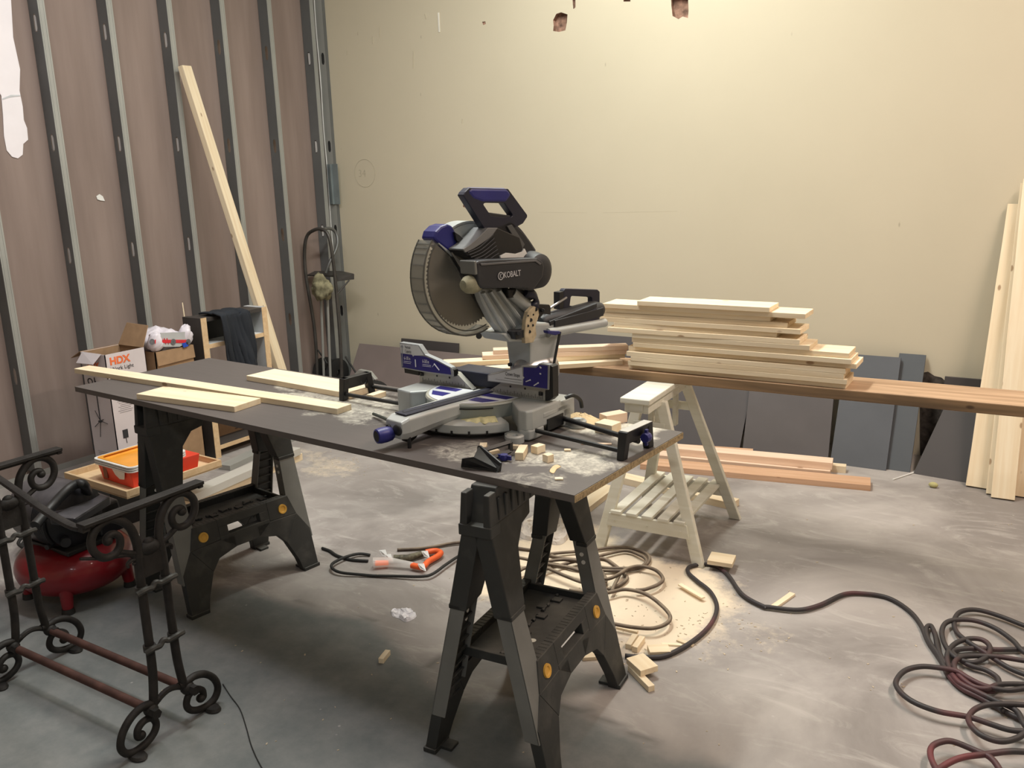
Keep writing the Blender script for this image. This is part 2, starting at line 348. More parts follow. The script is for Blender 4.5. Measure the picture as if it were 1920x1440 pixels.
for k, y in enumerate(sy):
    m = MB(); t = .006; zt = CEIL-.02
    # web with real keyhole openings every 61 cm
    zs = []; z = 2.397
    while z > .2: zs.append(z); z -= .61
    zs += [3.007, 3.617]; zs.sort()
    hw, hh = .014, .045; xs0, xs1 = PX-.086, PX; xc = -4.7034
    last = .03
    for z in zs:
        m.box(((xs0+xs1)/2, y, (last+z-hh)/2), (xs1-xs0, .0016, z-hh-last))
        oct_ = [(xc-hw, z-hh*.6), (xc-hw*.5, z-hh), (xc+hw*.5, z-hh), (xc+hw, z-hh*.6), (xc+hw, z+hh*.6), (xc+hw*.5, z+hh), (xc-hw*.5, z+hh), (xc-hw, z+hh*.6)]
        rec = [(xs0, z-hh*.6), (xc-hw*.5, z-hh), (xc+hw*.5, z-hh), (xs1, z-hh*.6), (xs1, z+hh*.6), (xc+hw*.5, z+hh), (xc-hw*.5, z+hh), (xs0, z+hh*.6)]
        rec = [(xs0, z-hh*.6), (xs0, z-hh), (xs1, z-hh), (xs1, z-hh*.6), (xs1, z+hh*.6), (xs1, z+hh), (xs0, z+hh), (xs0, z+hh*.6)]
        m.ring([(a, y-.0008, b) for a, b in rec], [(a, y-.0008, b) for a, b in oct_], (0, .0016, 0))
        last = z+hh
    m.box(((xs0+xs1)/2, y, (last+zt)/2), (xs1-xs0, .0016, zt-last))
    web = m
    st = web.build('metal_stud', GALV_SHADE, wl)
    if k in (5, 6, 7, 10):
        for z in zs:
            if 1.0 < z < 3.1: m = MB(); m.box((xc+.002, y+.0022, z), (.020, .0010, .078)); m.build('knockout_backing', HOLE, st)  # pale backing plate inside each opening
    m = MB(); m.box((PX+.0008, y+.019, (zt+.03)/2), (.0016, .038, zt-.03)); m.box((PX-.004, y+.037, (zt+.03)/2), (.009, .0016, zt-.03))
    for zz in (-1, 1): m.box((PX+.0022, y+.019+zz*.010, (zt+.03)/2), (.0016, .0015, zt-.03))
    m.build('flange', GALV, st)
m = MB(); m.box((-4.705, 1.5, .002), (.092, 6.98, .003)); m.box((PX+.002, 1.5, .017), (.002, 6.98, .034)); m.build('floor_track', GALV, wl)
# torn patch of white paint on the paper, and a dab of plaster
m = MB(); P = [(0, 0), (20, 0), (24, 70), (37, 130), (36, 170), (42, 200), (44, 225), (50, 240), (52, 262), (43, 270), (42, 290), (33, 297), (22, 294), (12, 282), (7, 255), (5, 215), (2, 180), (-14, 150), (-24, 60), (-24, 0)]
PP = [onx(a, b, XL+.001) for a, b in P]; PP = [onx(0, -60, XL+.001)]+PP[0:0]+PP; PP = [onx(a, b, XL+.001) for a, b in [(-24, -80), (18, -80)]+P[1:]]
m.prism(PP, (.0035, 0, 0)); m.build('paint_patch', PATCHW, wl)
m = MB(); P = [onx(5, 184, XL+.0046), onx(20, 178, XL+.0046), onx(37, 178, XL+.0046), onx(39, 180, XL+.0046), onx(20, 182, XL+.0046), onx(4, 187, XL+.0046)]; m.prism(P, (.002, 0, 0)); m.build('paint_ridge', STICKW, wl)
m = MB(); P = [onx(180, 368, XL+.001), onx(186, 364, XL+.001), (onx(192, 368, XL+.001)), onx(196, 377, XL+.001), onx(188, 376, XL+.001), onx(182, 374, XL+.001)]; m.prism(P, (.004, 0, 0)); m.build('plaster_dab', WHITE, wl)

# back wall with chipped anchor holes
def cream_mat():
    m, nt, b = new_mat('cream_drywall'); L = nt.links.new
    tc = node(nt, 'ShaderNodeTexCoord'); n = node(nt, 'ShaderNodeTexNoise', Scale=.8, Detail=6., Roughness=.6); L(tc.outputs['Object'], n.inputs['Vector'])
    r = node(nt, 'ShaderNodeValToRGB'); L(n.outputs['Fac'], r.inputs[0]); r.color_ramp.elements[0].position = .3; r.color_ramp.elements[1].position = .7
    r.color_ramp.elements[0].color = (.61, .55, .42, 1); r.color_ramp.elements[1].color = (.65, .585, .45, 1)
    out = r.outputs[0]
    # small scuffs: short vertical dark ticks
    mp = node(nt, 'ShaderNodeMapping'); mp.inputs['Scale'].default_value = (3.4, 1, 1.3); L(tc.outputs['Object'], mp.inputs[0])
    v = node(nt, 'ShaderNodeTexVoronoi', Scale=1.7); v.inputs['Randomness'].default_value = 1; L(mp.outputs[0], v.inputs['Vector'])
    mv = node(nt, 'ShaderNodeMapRange'); L(v.outputs['Distance'], mv.inputs[0]); mv.inputs[1].default_value = .012; mv.inputs[2].default_value = .035; mv.inputs[3].default_value = .45; mv.inputs[4].default_value = 0
    x = node(nt, 'ShaderNodeMix', data_type='RGBA'); L(mv.outputs[0], x.inputs[0]); L(out, x.inputs[6]); x.inputs[7].default_value = (.25, .2, .13, 1)
    # grime towards the skirting, broken up by noise
    n2 = node(nt, 'ShaderNodeTexNoise', Scale=9., Detail=9., Roughness=.75); L(tc.outputs['Object'], n2.inputs['Vector'])
    m2 = node(nt, 'ShaderNodeMapRange'); L(n2.outputs['Fac'], m2.inputs[0]); m2.inputs[1].default_value = .66; m2.inputs[2].default_value = .76; m2.inputs[4].default_value = .28
    x2 = node(nt, 'ShaderNodeMix', data_type='RGBA'); L(m2.outputs[0], x2.inputs[0]); L(x.outputs[2], x2.inputs[6]); x2.inputs[7].default_value = (.36, .30, .19, 1)
    L(x2.outputs[2], b.inputs['Base Color']); b.inputs['Roughness'].default_value = .75; b.inputs['Specular IOR Level'].default_value = .25
    return m
CREAM = cream_mat()
m = MB(); m.box((-.1, YB+.06, CEIL/2), (9.3, .12, CEIL)); wb = m.build('wall_back', CREAM); tag(wb, kind='structure')
def chip(P, depth, mats):
    """cut a rough opening through the wall face and line it with broken brick-brown core"""
    c = sum((V(p) for p in P), V())/len(P)
    k = MB(); k.prism([V((p[0], YB-.02, p[2])) for p in P], (0, .02+depth, 0))
    me = bpy.data.meshes.new('cut'); bmesh.ops.recalc_face_normals(k.bm, faces=k.bm.faces[:]); k.bm.to_mesh(me); k.bm.free()
    return me, c
core = pm('broken_core', (.30, .18, .13), .95, var=.6, scale=30, bump=1, bscale=60)
holes = [([(1037, 38), (1043, 26), (1052, 23), (1064, 27), (1063, 42), (1060, 57), (1048, 60), (1037, 58), (1038, 48)], .035),
         ([(1258, -6), (1290, -6), (1291, 20), (1290, 34), (1280, 31), (1272, 36), (1261, 30), (1259, 12)], .035),
         ([(1073, -4), (1079, -4), (1079, 14), (1075, 17)], .02), ([(869, 377), (880, 372), (884, 390), (876, 391), (868, 388)], .02),
         ([(1169, -3), (1182, -3), (1182, 3), (1169, 3)], .02), ([(904, 41), (910, 40), (911, 45), (906, 47)], .006)]
cutb = bmesh.new(); allm = []
for P, d in holes:
    me, c = chip([ony(a, b, YB) for a, b in P], d, core); cutb.from_mesh(me); bpy.data.meshes.remove(me)
cm = bpy.data.meshes.new('cutter'); cutb.to_mesh(cm); cutb.free(); cm.materials.append(core); co_ = bpy.data.objects.new('cutter', cm); COL.objects.link(co_)
bo = wb.modifiers.new('cut', 'BOOLEAN'); bo.object = co_; bo.operation = 'DIFFERENCE'; bo.solver = 'EXACT'
wb.data.materials.append(core)
try: bo.material_mode = 'TRANSFER'
except Exception: pass
bpy.context.view_layer.update()
dg = bpy.context.evaluated_depsgraph_get(); nm = bpy.data.meshes.new_from_object(wb.evaluated_get(dg)); wb.modifiers.clear(); wb.data = nm
bpy.data.objects.remove(co_)
# pencil number in a faint ring, long hairline scuffs
m = MB(); c = ony(684, 325, YB-.0008); R = .098
m.tube([c+V((math.cos(a)*R*.98, 0, math.sin(a)*R)) for a in [i*2*PI/40 for i in range(40)]], .0011, 4, closed=True)
PENC = pm('pencil', (.46, .41, .31), .9); pr = m.build('pencil_mark', PENC, wb)
text('pencil_number', '34', frame(ony(672, 332, YB-.0006), (1, 0, 0), (0, 0, 1), (0, -1, 0)), .075, PENC, wb, depth=.0002, bold=-.001)
m = MB()
for a, b in (((1010, 398), (1100, 399)), ((1130, 399), (1270, 396))):
    m.tube([ony(*a, YB+.0004), ony(*b, YB+.0004)], .0009, 4)
for a, b in (((699, 68), (699, 82)), ((671, 60), (671, 66)), ((712, 50), (712, 70)), ((797, 26), (799, 36)), ((651, 95), (651, 103)), ((775, 95), (775, 128)), ((867, 223), (866, 232))):
    m.tube([ony(*a, YB-.0004), ony(*b, YB-.0004)], .0026, 4)
m.build('scuff_mark', pm('scuff', (.48, .42, .31), .9), wb)
m = MB()
m.box((ony(823, 42, YB).x, YB-.0015, ony(823, 42, YB).z), (.011, .003, .12)); m.build('filler_smear', pm('filler', (.78, .75, .68), .8), wb)
# the broken foot of the wall behind the dark boards
m = MB(); P = [(1725, 700), (1740, 697), (1752, 705), (1765, 708), (1772, 714), (1850, 722), (1850, 900), (1725, 900)]
m.prism([ony(a, b, YB-.003) for a, b in P], (0, .0028, 0)); m.build('broken_foot', pm('dark_gap', (.07, .058, .05), .95, var=.6, scale=30, bump=1), wb)
# channel stud laid against the back wall in the corner, bead of white caulk, clip
cx0, cx1 = ony(592, 110, 4.965).x, ony(612, 110, 4.965).x
c1 = thing('metal_stud', None, None, (-4.66, 4.97, 0)); tag(c1, 'grey galvanised steel stud standing flat in the corner beside the cream wall', 'stud')
m = MB(); y = 4.972; X0, X1 = PX-.012, PX+.055; zs = [.567, 1.177, 1.787, 2.397, 3.007]
xc = (X0+X1)/2+.004; last = 0.01; hh = .04; hw = .014
for z in zs:
    m.box(((X0+X1)/2, y, (last+z-hh)/2), (X1-X0, .0016, z-hh-last))
    oct_ = [(xc-hw, z-hh*.6), (xc-hw*.5, z-hh), (xc+hw*.5, z-hh), (xc+hw, z-hh*.6), (xc+hw, z+hh*.6), (xc+hw*.5, z+hh), (xc-hw*.5, z+hh), (xc-hw, z+hh*.6)]
    rec = [(X0, z-hh*.6), (X0, z-hh), (X1, z-hh), (X1, z-hh*.6), (X1, z+hh*.6), (X1, z+hh), (X0, z+hh), (X0, z+hh*.6)]
    m.ring([(a, y-.0008, b) for a, b in rec], [(a, y-.0008, b) for a, b in oct_], (0, .0016, 0)); last = z+hh
m.box(((X0+X1)/2, y, (last+CEIL-.02)/2), (X1-X0, .0016, CEIL-.02-last)); m.build('web', GALV, c1)
for z in zs: m = MB(); m.box((xc, 4.977, z), (.034, .001, .09)); m.build('void_shade', HOLED, c1)  # black plates stand for the shade behind the openings
m = MB(); m.box((X1, 4.985, CEIL/2), (.0016, .028, CEIL-.04)); m.build('flange', GALV_SHADE, c1)
m = MB(); m.tube([V((X0-.002+.003*math.sin(z*9), 4.970, z)) for z in [.1+i*.1 for i in range(37)]], .0045, 6); cb_ = m.build('caulk_bead', WHITE, c1); tag(cb_, 'wavy white bead of caulk')
m = MB(); a = ony(614, 308, 4.97); b_ = ony(637, 383, 4.97)
m.box(((a.x+b_.x)/2+.005, 4.965, (a.z+b_.z)/2), (abs(b_.x-a.x)+.01, .003, abs(b_.z-a.z))); m.box(((a.x+b_.x)/2, 4.955, (a.z+b_.z)/2), (.004, .02, abs(b_.z-a.z)))
m.box((a.x+.03, 4.96, (a.z+b_.z)/2), (.012, .008, abs(b_.z-a.z)*.98)); m.build('bracket', pm('bracket_steel', (.23, .27, .28), .5, metal=.3), c1, bevel=.001)

# parts of the shell behind and beside the camera
for nm, c, d in (('wall_right', (4.56, 1, CEIL/2), (.12, 8.2, CEIL)), ('wall_front', (-.1, -3.06, CEIL/2), (9.3, .12, CEIL))):
    m = MB(); m.box(c, d); tag(m.build(nm, CREAM), kind='structure')
m = MB(); m.box((-.1, 1, CEIL+.05), (9.5, 8.3, .1)); tag(m.build('ceiling', pm('ceiling_paint', (.55, .54, .5), .9)), kind='structure')
# strip lights on the ceiling, the one behind the camera an added fill
def striplight(label, x, y, L, W_, col, power, axis='x'):
    t = thing('ceiling_light', label, 'light', (x, y, CEIL))
    d = (L, W_, .06) if axis == 'x' else (W_, L, .06)
    m = MB(); m.box((x, y, CEIL-.03), d); m.build('housing', WHITE, t, bevel=.004)
    em, nt, b = new_mat('lamp'); b.inputs['Emission Color'].default_value = c4(col); b.inputs['Emission Strength'].default_value = 3; b.inputs['Base Color'].default_value = (.9, .9, .9, 1)
    m = MB(); m.box((x, y, CEIL-.075), (d[0]*.96, d[1]*.7, .02)); m.build('diffuser', em, t, bevel=.003)
    l = bpy.data.lights.new('strip', 'AREA'); l.shape = 'RECTANGLE'; l.size = d[0]*.96; l.size_y = d[1]*.96; l.energy = power; l.color = col
    o = bpy.data.objects.new('lamp', l); COL.objects.link(o); o.location = (x, y, CEIL-.095)
striplight('long ceiling strip lamp above the back half of the room', -1.9, 3.2, 2.4, .3, (.97, 1., .92), 78, 'y')
striplight('long ceiling strip lamp above the right side of the room', 1.1, 3.1, 2.4, .3, (1., .81, .68), 66, 'y')
striplight('added fill strip lamp behind the camera', .6, -1.3, 2.0, .3, (.95, .97, 1.), 24)  # unseen strip lamp, added as soft fill for the dark bench shadow
striplight('long ceiling strip lamp above the left wall studs', -2.9, 2.0, 1.6, .3, (1., .95, .96), 24)
# ================================================================ workbench top on two folding sawhorses
TZ = .81; TT = .019
TA, TB_ = V((-3.134, 1.868, 0)), V((-.909, 1.717, 0)); TX = (TB_-TA).normalized(); TY = V((-TX.y, TX.x, 0)); TL = (TB_-TA).length; TW = .600
TM = frame(TA+V((0, 0, TZ-TT)), TX, TY)
def lam_mat():
    m, nt, b = new_mat('dark_laminate'); L = nt.links.new
    tc = node(nt, 'ShaderNodeTexCoord'); mp = node(nt, 'ShaderNodeMapping'); mp.inputs['Scale'].default_value = (3, 30, 30); L(tc.outputs['Object'], mp.inputs[0])
    n = node(nt, 'ShaderNodeTexNoise', Scale=2., Detail=5.); L(mp.outputs[0], n.inputs['Vector'])
    r = node(nt, 'ShaderNodeValToRGB'); L(n.outputs['Fac'], r.inputs[0]); r.color_ramp.elements[0].color = (.098, .085, .080, 1); r.color_ramp.elements[1].color = (.125, .110, .104, 1)
    at = node(nt, 'ShaderNodeAttribute', attribute_name='dust'); n5 = node(nt, 'ShaderNodeTexNoise', Scale=16., Detail=10., Roughness=.75, Distortion=1.6); L(tc.outputs['Object'], n5.inputs['Vector'])
    ma = node(nt, 'ShaderNodeMath', operation='MULTIPLY_ADD'); L(n5.outputs['Fac'], ma.inputs[0]); ma.inputs[1].default_value = 1.5; L(at.outputs['Fac'], ma.inputs[2])
    mr2 = node(nt, 'ShaderNodeMapRange'); L(ma.outputs[0], mr2.inputs[0]); mr2.inputs[1].default_value = .98; mr2.inputs[2].default_value = 1.5; mr2.inputs[4].default_value = .9
    n6 = node(nt, 'ShaderNodeTexNoise', Scale=90., Detail=3.); L(tc.outputs['Object'], n6.inputs['Vector'])
    m6 = node(nt, 'ShaderNodeMapRange'); L(n6.outputs['Fac'], m6.inputs[0]); m6.inputs[1].default_value = .3; m6.inputs[2].default_value = .6; m6.inputs[3].default_value = .55
    mm = node(nt, 'ShaderNodeMath', operation='MULTIPLY'); L(mr2.outputs[0], mm.inputs[0]); L(m6.outputs[0], mm.inputs[1])
    x4 = node(nt, 'ShaderNodeMix', data_type='RGBA'); L(mm.outputs[0], x4.inputs[0]); L(r.outputs[0], x4.inputs[6]); x4.inputs[7].default_value = (.72, .68, .58, 1)
    L(x4.outputs[2], b.inputs['Base Color']); b.inputs['Roughness'].default_value = .5; b.inputs['Specular IOR Level'].default_value = .45
    return m
LAM = lam_mat()
CHIP = pm('particle_board_edge', (.33, .25, .14), .9, var=.35, scale=120, bump=.8, bscale=250)
wt = thing('workbench_top', 'long dark laminate board dusted with sawdust, laid across two folding sawhorses', 'worktop', TM)
m = MB(); NX, NY = 220, 60; g = []
for j in range(NY+1): g.append([m.bm.verts.new((TL*i/NX, TW*j/NY, TT)) for i in range(NX+1)])
for j in range(NY):
    for i in range(NX): m.face([g[j][i], g[j][i+1], g[j+1][i+1], g[j+1][i]])
bt = [m.bm.verts.new(p) for p in ((0, 0, 0), (TL, 0, 0), (TL, TW, 0), (0, TW, 0))]
m.face(bt[::-1]); m.face([bt[0], bt[1]]+[g[0][i] for i in range(NX, -1, -1)]); m.face([bt[2], bt[3]]+[g[NY][i] for i in range(NX+1)])
m.face([bt[3], bt[0]]+[g[j][0] for j in range(NY+1)]); m.face([bt[1], bt[2]]+[g[j][NX] for j in range(NY, -1, -1)])
co = [TM @ v.co for v in m.bm.verts]
o = m.build('panel', LAM, wt, local=True)
m = MB(); m.box((TL+.0006, TW/2, TT/2-.0008), (.0016, TW, TT-.0016)); m.build('raw_end', CHIP, wt, local=True)
tdust = []
def tp(*ps): return [fl(a, b, TZ)[:2] for a, b in ps]
blobs = [(tp((1040, 800), (1110, 815), (1200, 830), (1260, 800), (1150, 785), (1060, 775)), .80), (tp((1010, 840), (1050, 850), (1130, 850), (1160, 870), (1090, 895), (1000, 880), (950, 860)), .55),
         (tp((1060, 850), (1090, 842), (1080, 875), (1020, 885), (1030, 868)), .8), (tp((560, 762), (680, 785), (760, 800), (745, 755), (650, 740), (520, 735)), .52), (tp((590, 775), (640, 790), (690, 800), (640, 770)), .5),
         (tp((490, 715), (640, 735), (735, 740), (740, 770), (600, 750)), .5), (tp((800, 835), (900, 830), (960, 850), (900, 870), (800, 855)), .42), (tp((1100, 880), (1060, 915), (930, 890), (1000, 880)), .35)]
Dd = []
for p in co:
    d = 0
    n = fbm(p.x, p.y, 9.)*.05
    for P, w in blobs: d = max(d, w*smst(-.05, .04, polydist(p.x, p.y, P)+n))
    Dd.append(d if p.z > TZ-.001 else 0)
o.data.attributes.new('dust', 'FLOAT', 'POINT'); o.data.attributes['dust'].data.foreach_set('value', Dd)

def sawhorse(label, M, sx=.19, hy=.27):
    t = thing('folding_sawhorse', label, 'sawhorse', M, None)
    S = lambda mb, nm, mt, **k: mb.build(nm, mt, t, local=True, **k)
    ztop = TZ-TT; k = .2214
    def ax(z): return sx-k*z
    # beam: ribbed plastic trough between two end blocks
    m = MB(); m.hexa([(-.042, -.27, .70), (.042, -.27, .70), (.042, .27, .70), (-.042, .27, .70)], [(-.036, -.24, ztop), (.036, -.24, ztop), (.036, .27, ztop), (-.036, .27, ztop)])
    for i in range(14):
        y = -.235+i*.036
        for s in (-1, 1): m.box((s*.040, y, .735), (.008, .014, .06))
    S(m, 'beam', SHP, bevel=.003)
    for s in (-1, 1):
        m = MB(); y = s*.268
        for q in (-1, 1): m.hexa([(q*.034-.011, y-.024, .69), (q*.034+.011, y-.024, .69), (q*.034+.011, y+.024, .69), (q*.034-.011, y+.024, .69)], [(q*.032-.008, y-.018, ztop-.006), (q*.032+.008, y-.018, ztop-.006), (q*.032+.008, y+.018, ztop-.006), (q*.032-.008, y+.018, ztop-.006)])
        m.box((0, y, .688), (.094, .052, .03)); S(m, 'end_block', SHP, bevel=.003)
    for s in (-1, 1):         # both swinging sides
        # upper gusset plates tapering from the beam to the legs
        for e in (-1, 1):
            m = MB(); th = .048
            P = [(e*.285, .70), (e*.06, .70), (e*.075, .665), (e*.125, .655), (e*.17, .61), (e*.205, .47), (e*.285, .455)]
            a = [(s*(ax(z)+.004), y, z) for y, z in P]; b = [(s*(ax(z)-th), y, z) for y, z in P]; m.hexa(a, b)
            m.box((s*(ax(.465)-.012), e*.246, .462), (.036, .078, .014)); S(m, 'leg_socket', SHP, bevel=.003)
            # grey folded-steel leg channel
            m = MB(); zt, zb, zb2 = .50, .125, .205; y0, y1 = e*.215, e*.280; b0, b1 = e*.196, e*.288; dp = .042
            yi = lambda z: y0+(b0-y0)*(zt-z)/(zt-zb); yo = lambda z: y1+(b1-y1)*(zt-z)/(zt-zb)
            a = [(s*(ax(zt)+.001), y0, zt), (s*(ax(zt)+.001), y1, zt), (s*(ax(zb)+.001), b1, zb), (s*(ax(zb)+.001), (b0+b1)/2+e*.012, zb), (s*(ax(zb2)+.001), yi(zb2), zb2)]
            m.prism(a, V((-s*.003, 0, 0)))
            for yf, z2 in ((yo, zb), (yi, zb2)):
                k_ = -e*.003 if yf is yo else e*.003
                Q = [(s*(ax(zt)-dp), yf(zt), zt), (s*ax(zt), yf(zt), zt), (s*ax(z2), yf(z2), z2), (s*(ax(z2)-dp), yf(z2), z2)]
                m.hexa(Q, [(p[0], p[1]+k_, p[2]) for p in Q])
            lg = S(m, 'leg', SHM)
            m = MB()
            for i in range(9):
                z = .165+i*.036; m.box((s*(ax(z)-.018), (yi(z)+yo(z))/2, z), (.034, abs(yo(z)-yi(z))-.007, .004))
            m.prism([(s*(ax(.50)-.026), y0+e*.004, .50), (s*(ax(.50)-.026), y1-e*.004, .50), (s*(ax(.15)-.026), yo(.15)-e*.004, .15), (s*(ax(.15)-.026), yi(.15)+e*.004, .15)], (s*.002, 0, 0))
            m.build('leg_ribs', SHP, lg, local=True)
            if e == -1 or True:
                m = MB()
                for z in (.395, .415): m.cyl((s*(ax(z)-.036), e*.262, z), (s*(ax(z)-.036)-s*.001, e*.262, z), .005, seg=10)
        # arched lower panel with two feet
        m = MB(); P = [(-.285, .0), (-.215, .0), (-.20, .055), (-.165, .135), (-.13, .175), (-.05, .195), (.05, .195), (.13, .175), (.165, .135), (.20, .055), (.215, .0), (.285, .0), (.282, .16), (.235, .235), (.21, .315), (-.21, .315), (-.235, .235), (-.282, .16)]
        n = len(P)
        def slab(Q, o0, o1):
            m.hexa([(s*(ax(z)+o0), y, z) for y, z in Q], [(s*(ax(z)+o1), y, z) for y, z in Q])
        slab([P[0], P[1], P[2], P[3], P[16], P[17]], .004, -.030)
        slab([P[3], P[4], P[5], (-.05, .24), (-.235, .235)], .004, -.030)
        slab([P[8], P[9], P[10], P[11], P[12], P[13]], .004, -.030)
        slab([P[6], P[7], P[8], (.235, .235), (.05, .24)], .004, -.030)
        slab([(-.235, .235), (-.11, .24), (-.11, .315), P[15]], .004, -.026)
        slab([(.11, .24), (.235, .235), P[14], (.11, .315)], .004, -.026)
        slab([P[5], P[6], (.11, .235), (.11, .250), (-.11, .250), (-.11, .235)], .004, -.026)   # under the hand slot
        slab([(-.11, .285), (.11, .285), (.11, .315), (-.11, .315)], .004, -.026)
        slab([(-.11, .25), (-.07, .25), (-.07, .285), (-.11, .285)], .004, -.026); slab([(.07, .25), (.11, .25), (.11, .285), (.07, .285)], .004, -.026)
        for e in (-1, 1):
            m.box((s*(ax(0)-.014), e*.252, .007), (.040, .075, .014)); m.box((s*(ax(0)-.050), e*.240, .005), (.035, .04, .010))
        pn = S(m, 'side_panel', SHP, bevel=.002)
        for e in (-1, 1):
            m = MB(); z = .270; c = V((s*(ax(z)+.004), e*.175, z)); N = V((s*1, 0, .2214)).normalized()
            m.lathe([(0, .001), (.010, .001), (.0125, .004), (.0185, .005), (.0195, .0), (.0195, -.006)], frame(c, N.cross(V((0, 1, 0))), (0, 1, 0), N), 20); m.build('latch_button', YEL, pn, local=True, smooth=True)
    # tray shelf hinged in the middle
    m = MB(); zs_ = .288; w = ax(zs_)-.006
    m.box((0, 0, zs_-.006), (2*w, .40, .006))
    for s in (-1, 1):
        m.box((s*(w-.006), 0, zs_+.008), (.012, .44, .022)); m.box((0, s*.205, zs_+.004), (2*w, .010, .026))
        for i in range(26): m.box((s*(w-.012), -.205+i*.0164, zs_+.023), (.026, .0085 if i % 3 else .004, .010))
        m.hexa([(s*(ax(.2)-.02), -.27, .17), (s*(ax(.2)-.03), -.27, .17), (s*(ax(.2)-.03), -.19, .28), (s*(ax(.2)-.02), -.19, .28)], [(s*(ax(.2)-.02), -.25, .17), (s*(ax(.2)-.03), -.25, .17), (s*(ax(.2)-.03), -.17, .28), (s*(ax(.2)-.02), -.17, .28)])
    for i in range(7): m.box((-.012 if i % 2 else .012, -.165+i*.055, zs_), (.028, .026, .007))
    for i in range(12): m.cyl((.0, -.18+i*.033, zs_), (.0, -.168+i*.033, zs_), .006, seg=8)
    S(m, 'tray_shelf', SHP, bevel=.0012)
    m = MB(); m.lathe([(0, 0), (.010, 0)], frame((.045, -.075, zs_-.0025)), 16); m.build('tray_mark', WHITEWOOD, t, local=True)
    for z in (.405, .430):
        for p, q in (((ax(z)-.020, .2105, z), (ax(z)-.020, .2085, z)), ((-(ax(z)-.028), -.232, z), (-(ax(z)-.0285), -.232, z))):
            m = MB(); m.cyl(p, q, .0065, seg=14); m.build('leg_hole', WHITE, t, local=True)
    return t
sawhorse('black and grey folding sawhorse with tray, under the raw right end of the workbench top', yawf((-1.185, 1.955, 0), math.radians(4.5)))
sawhorse('black and grey folding sawhorse under the left end of the workbench, behind the iron stand', yawf((-2.70, 2.145, 0), math.radians(-8.5)))

# ================================================================ white trestle with slatted shelf, plank, boards
def trestle(label, M, grp=None):
    t = thing('trestle', label, 'trestle', M, grp)
    B = lambda nm, mb, mt=WHITEWOOD, **k: mb.build(nm, mt, t, local=True, **k)
    m = MB(); m.box((0, -.0, .699), (.12, .70, .022)); B('top_board', m, bevel=.004)
    m = MB()
    for s in (-1, 1): m.box((s*.038, 0, .668), (.022, .66, .038))
    m.box((0, -.325, .668), (.054, .02, .034)); B('top_rail', m, bevel=.002)
    for y in (-.165, .13):
        m = MB(); m.box((0, y, .575), (.016, .034, .19))
        for i in range(6): m.cyl((.0082, y, .50+i*.028), (.0090, y, .50+i*.028), .005, seg=8)
        B('height_rack', m, bevel=.002)
    for y0, y1 in ((-.175, -.19), (.125, .36)):
        for s in (-1, 1):
            m = MB(); a = V((s*.045, y0, .665)); b = V((s*.215, y1, .0)); w, d = .024, .014
            m.hexa([(b.x-w, b.y-d, 0), (b.x+w, b.y-d, 0), (b.x+w, b.y+d, 0), (b.x-w, b.y+d, 0)], [(a.x-w*.9, a.y-d, a.z), (a.x+w*.9, a.y-d, a.z), (a.x+w*.9, a.y+d, a.z), (a.x-w*.9, a.y+d, a.z)]); B('leg', m, bevel=.003)
    for y, z, hw in ((-.200, .142, .166), (.325, .142, .166)):
        m = MB(); m.hexa([(-hw-.012, y-.008, z-.028), (hw+.012, y-.008, z-.028), (hw+.012, y+.008, z-.028), (-hw-.012, y+.008, z-.028)], [(-hw, y-.008, z+.028), (hw, y-.008, z+.028), (hw, y+.008, z+.028), (-hw, y+.008, z+.028)])
        for sx_ in (-.14, 0, .14): m.cyl((sx_, y-.0082, z), (sx_, y-.0095, z), .004, seg=8)
        B('cross_rail', m, bevel=.002)
    for y, z in ((-.185, .56), (.165, .56)):
        m = MB(); m.box((0, y, z), (.13, .014, .035)); B('upper_rail', m, bevel=.002)
    for i in range(5):
        m = MB(); m.box((-.136+i*.068, .062, .177), (.046, .545, .014)); B('shelf_slat', m, bevel=.002)
    return t
TR = yawf((-1.318, 3.305, 0), math.radians(2.5))
trestle('white painted trestle with a slatted shelf, holding up the weathered plank behind the workbench', TR)
# long weathered plank: bottom at z=.71
pa, pb = V((-1.86, 3.225, 0)), V((1.9, 3.335, 0)); X = (pb-pa).normalized()
PLM = frame((pa+pb)/2+V((-X.y, X.x, 0))*.115+V((0, 0, .71)), X, V((-X.y, X.x, 0)))
pk_ = board('plank', 'long weathered brown plank resting on the white trestle and running out of the frame', 'plank', PLM, ((pb-pa).length, .23, .04), PLANKW, bevel=.004)
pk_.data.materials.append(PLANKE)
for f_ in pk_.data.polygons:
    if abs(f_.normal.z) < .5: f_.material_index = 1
trestle('white painted trestle under the far end of the plank, outside the picture', yawf((1.45, 3.35, 0), math.radians(0)))
# stack of fifteen boards
def mat4(a, b, rz=0.): return yawf(a, rz)
YP = 3.255
ends = [(1196, 1442), (1130, 1508), (1122, 1440), (1118, 1473), (1124, 1500), (1150, 1453), (1141, 1498), (1186, 1517), (1184, 1590), (1187, 1596), (1176, 1604), (1176, 1584), (1184, 1581), (1179, 1587), (1176, 1584)]
n = len(ends); bt = .0192
whr = ['short pale pine board lying topmost on the board stack', "pale pine board second from the stack's top, sticking out past the topmost at both ends", "pale pine board third from the stack's top, its left end nearest the saw handle", 'pale pine board fourth from the top of the stack on the plank', 'knotty pale pine board fifth from the top of the stack', "pale pine board sixth from the stack's top, short at its right end", "pale pine board seventh from the stack's top, poking out left in the shade", 'pale pine board eighth down in the stack, middle one of all fifteen', 'pale pine board ninth down in the stack, its right end lying bare to the light', 'pale pine board sixth up from the bottom of the stack', "pale pine board fifth up from the stack's bottom, reaching farthest right", 'pale pine board fourth up from the bottom of the stack', 'pale pine board third up from the bottom of the stack', 'pale pine board second up from the bottom of the stack', 'bottom pine board of the stack, lying flat on the weathered plank']
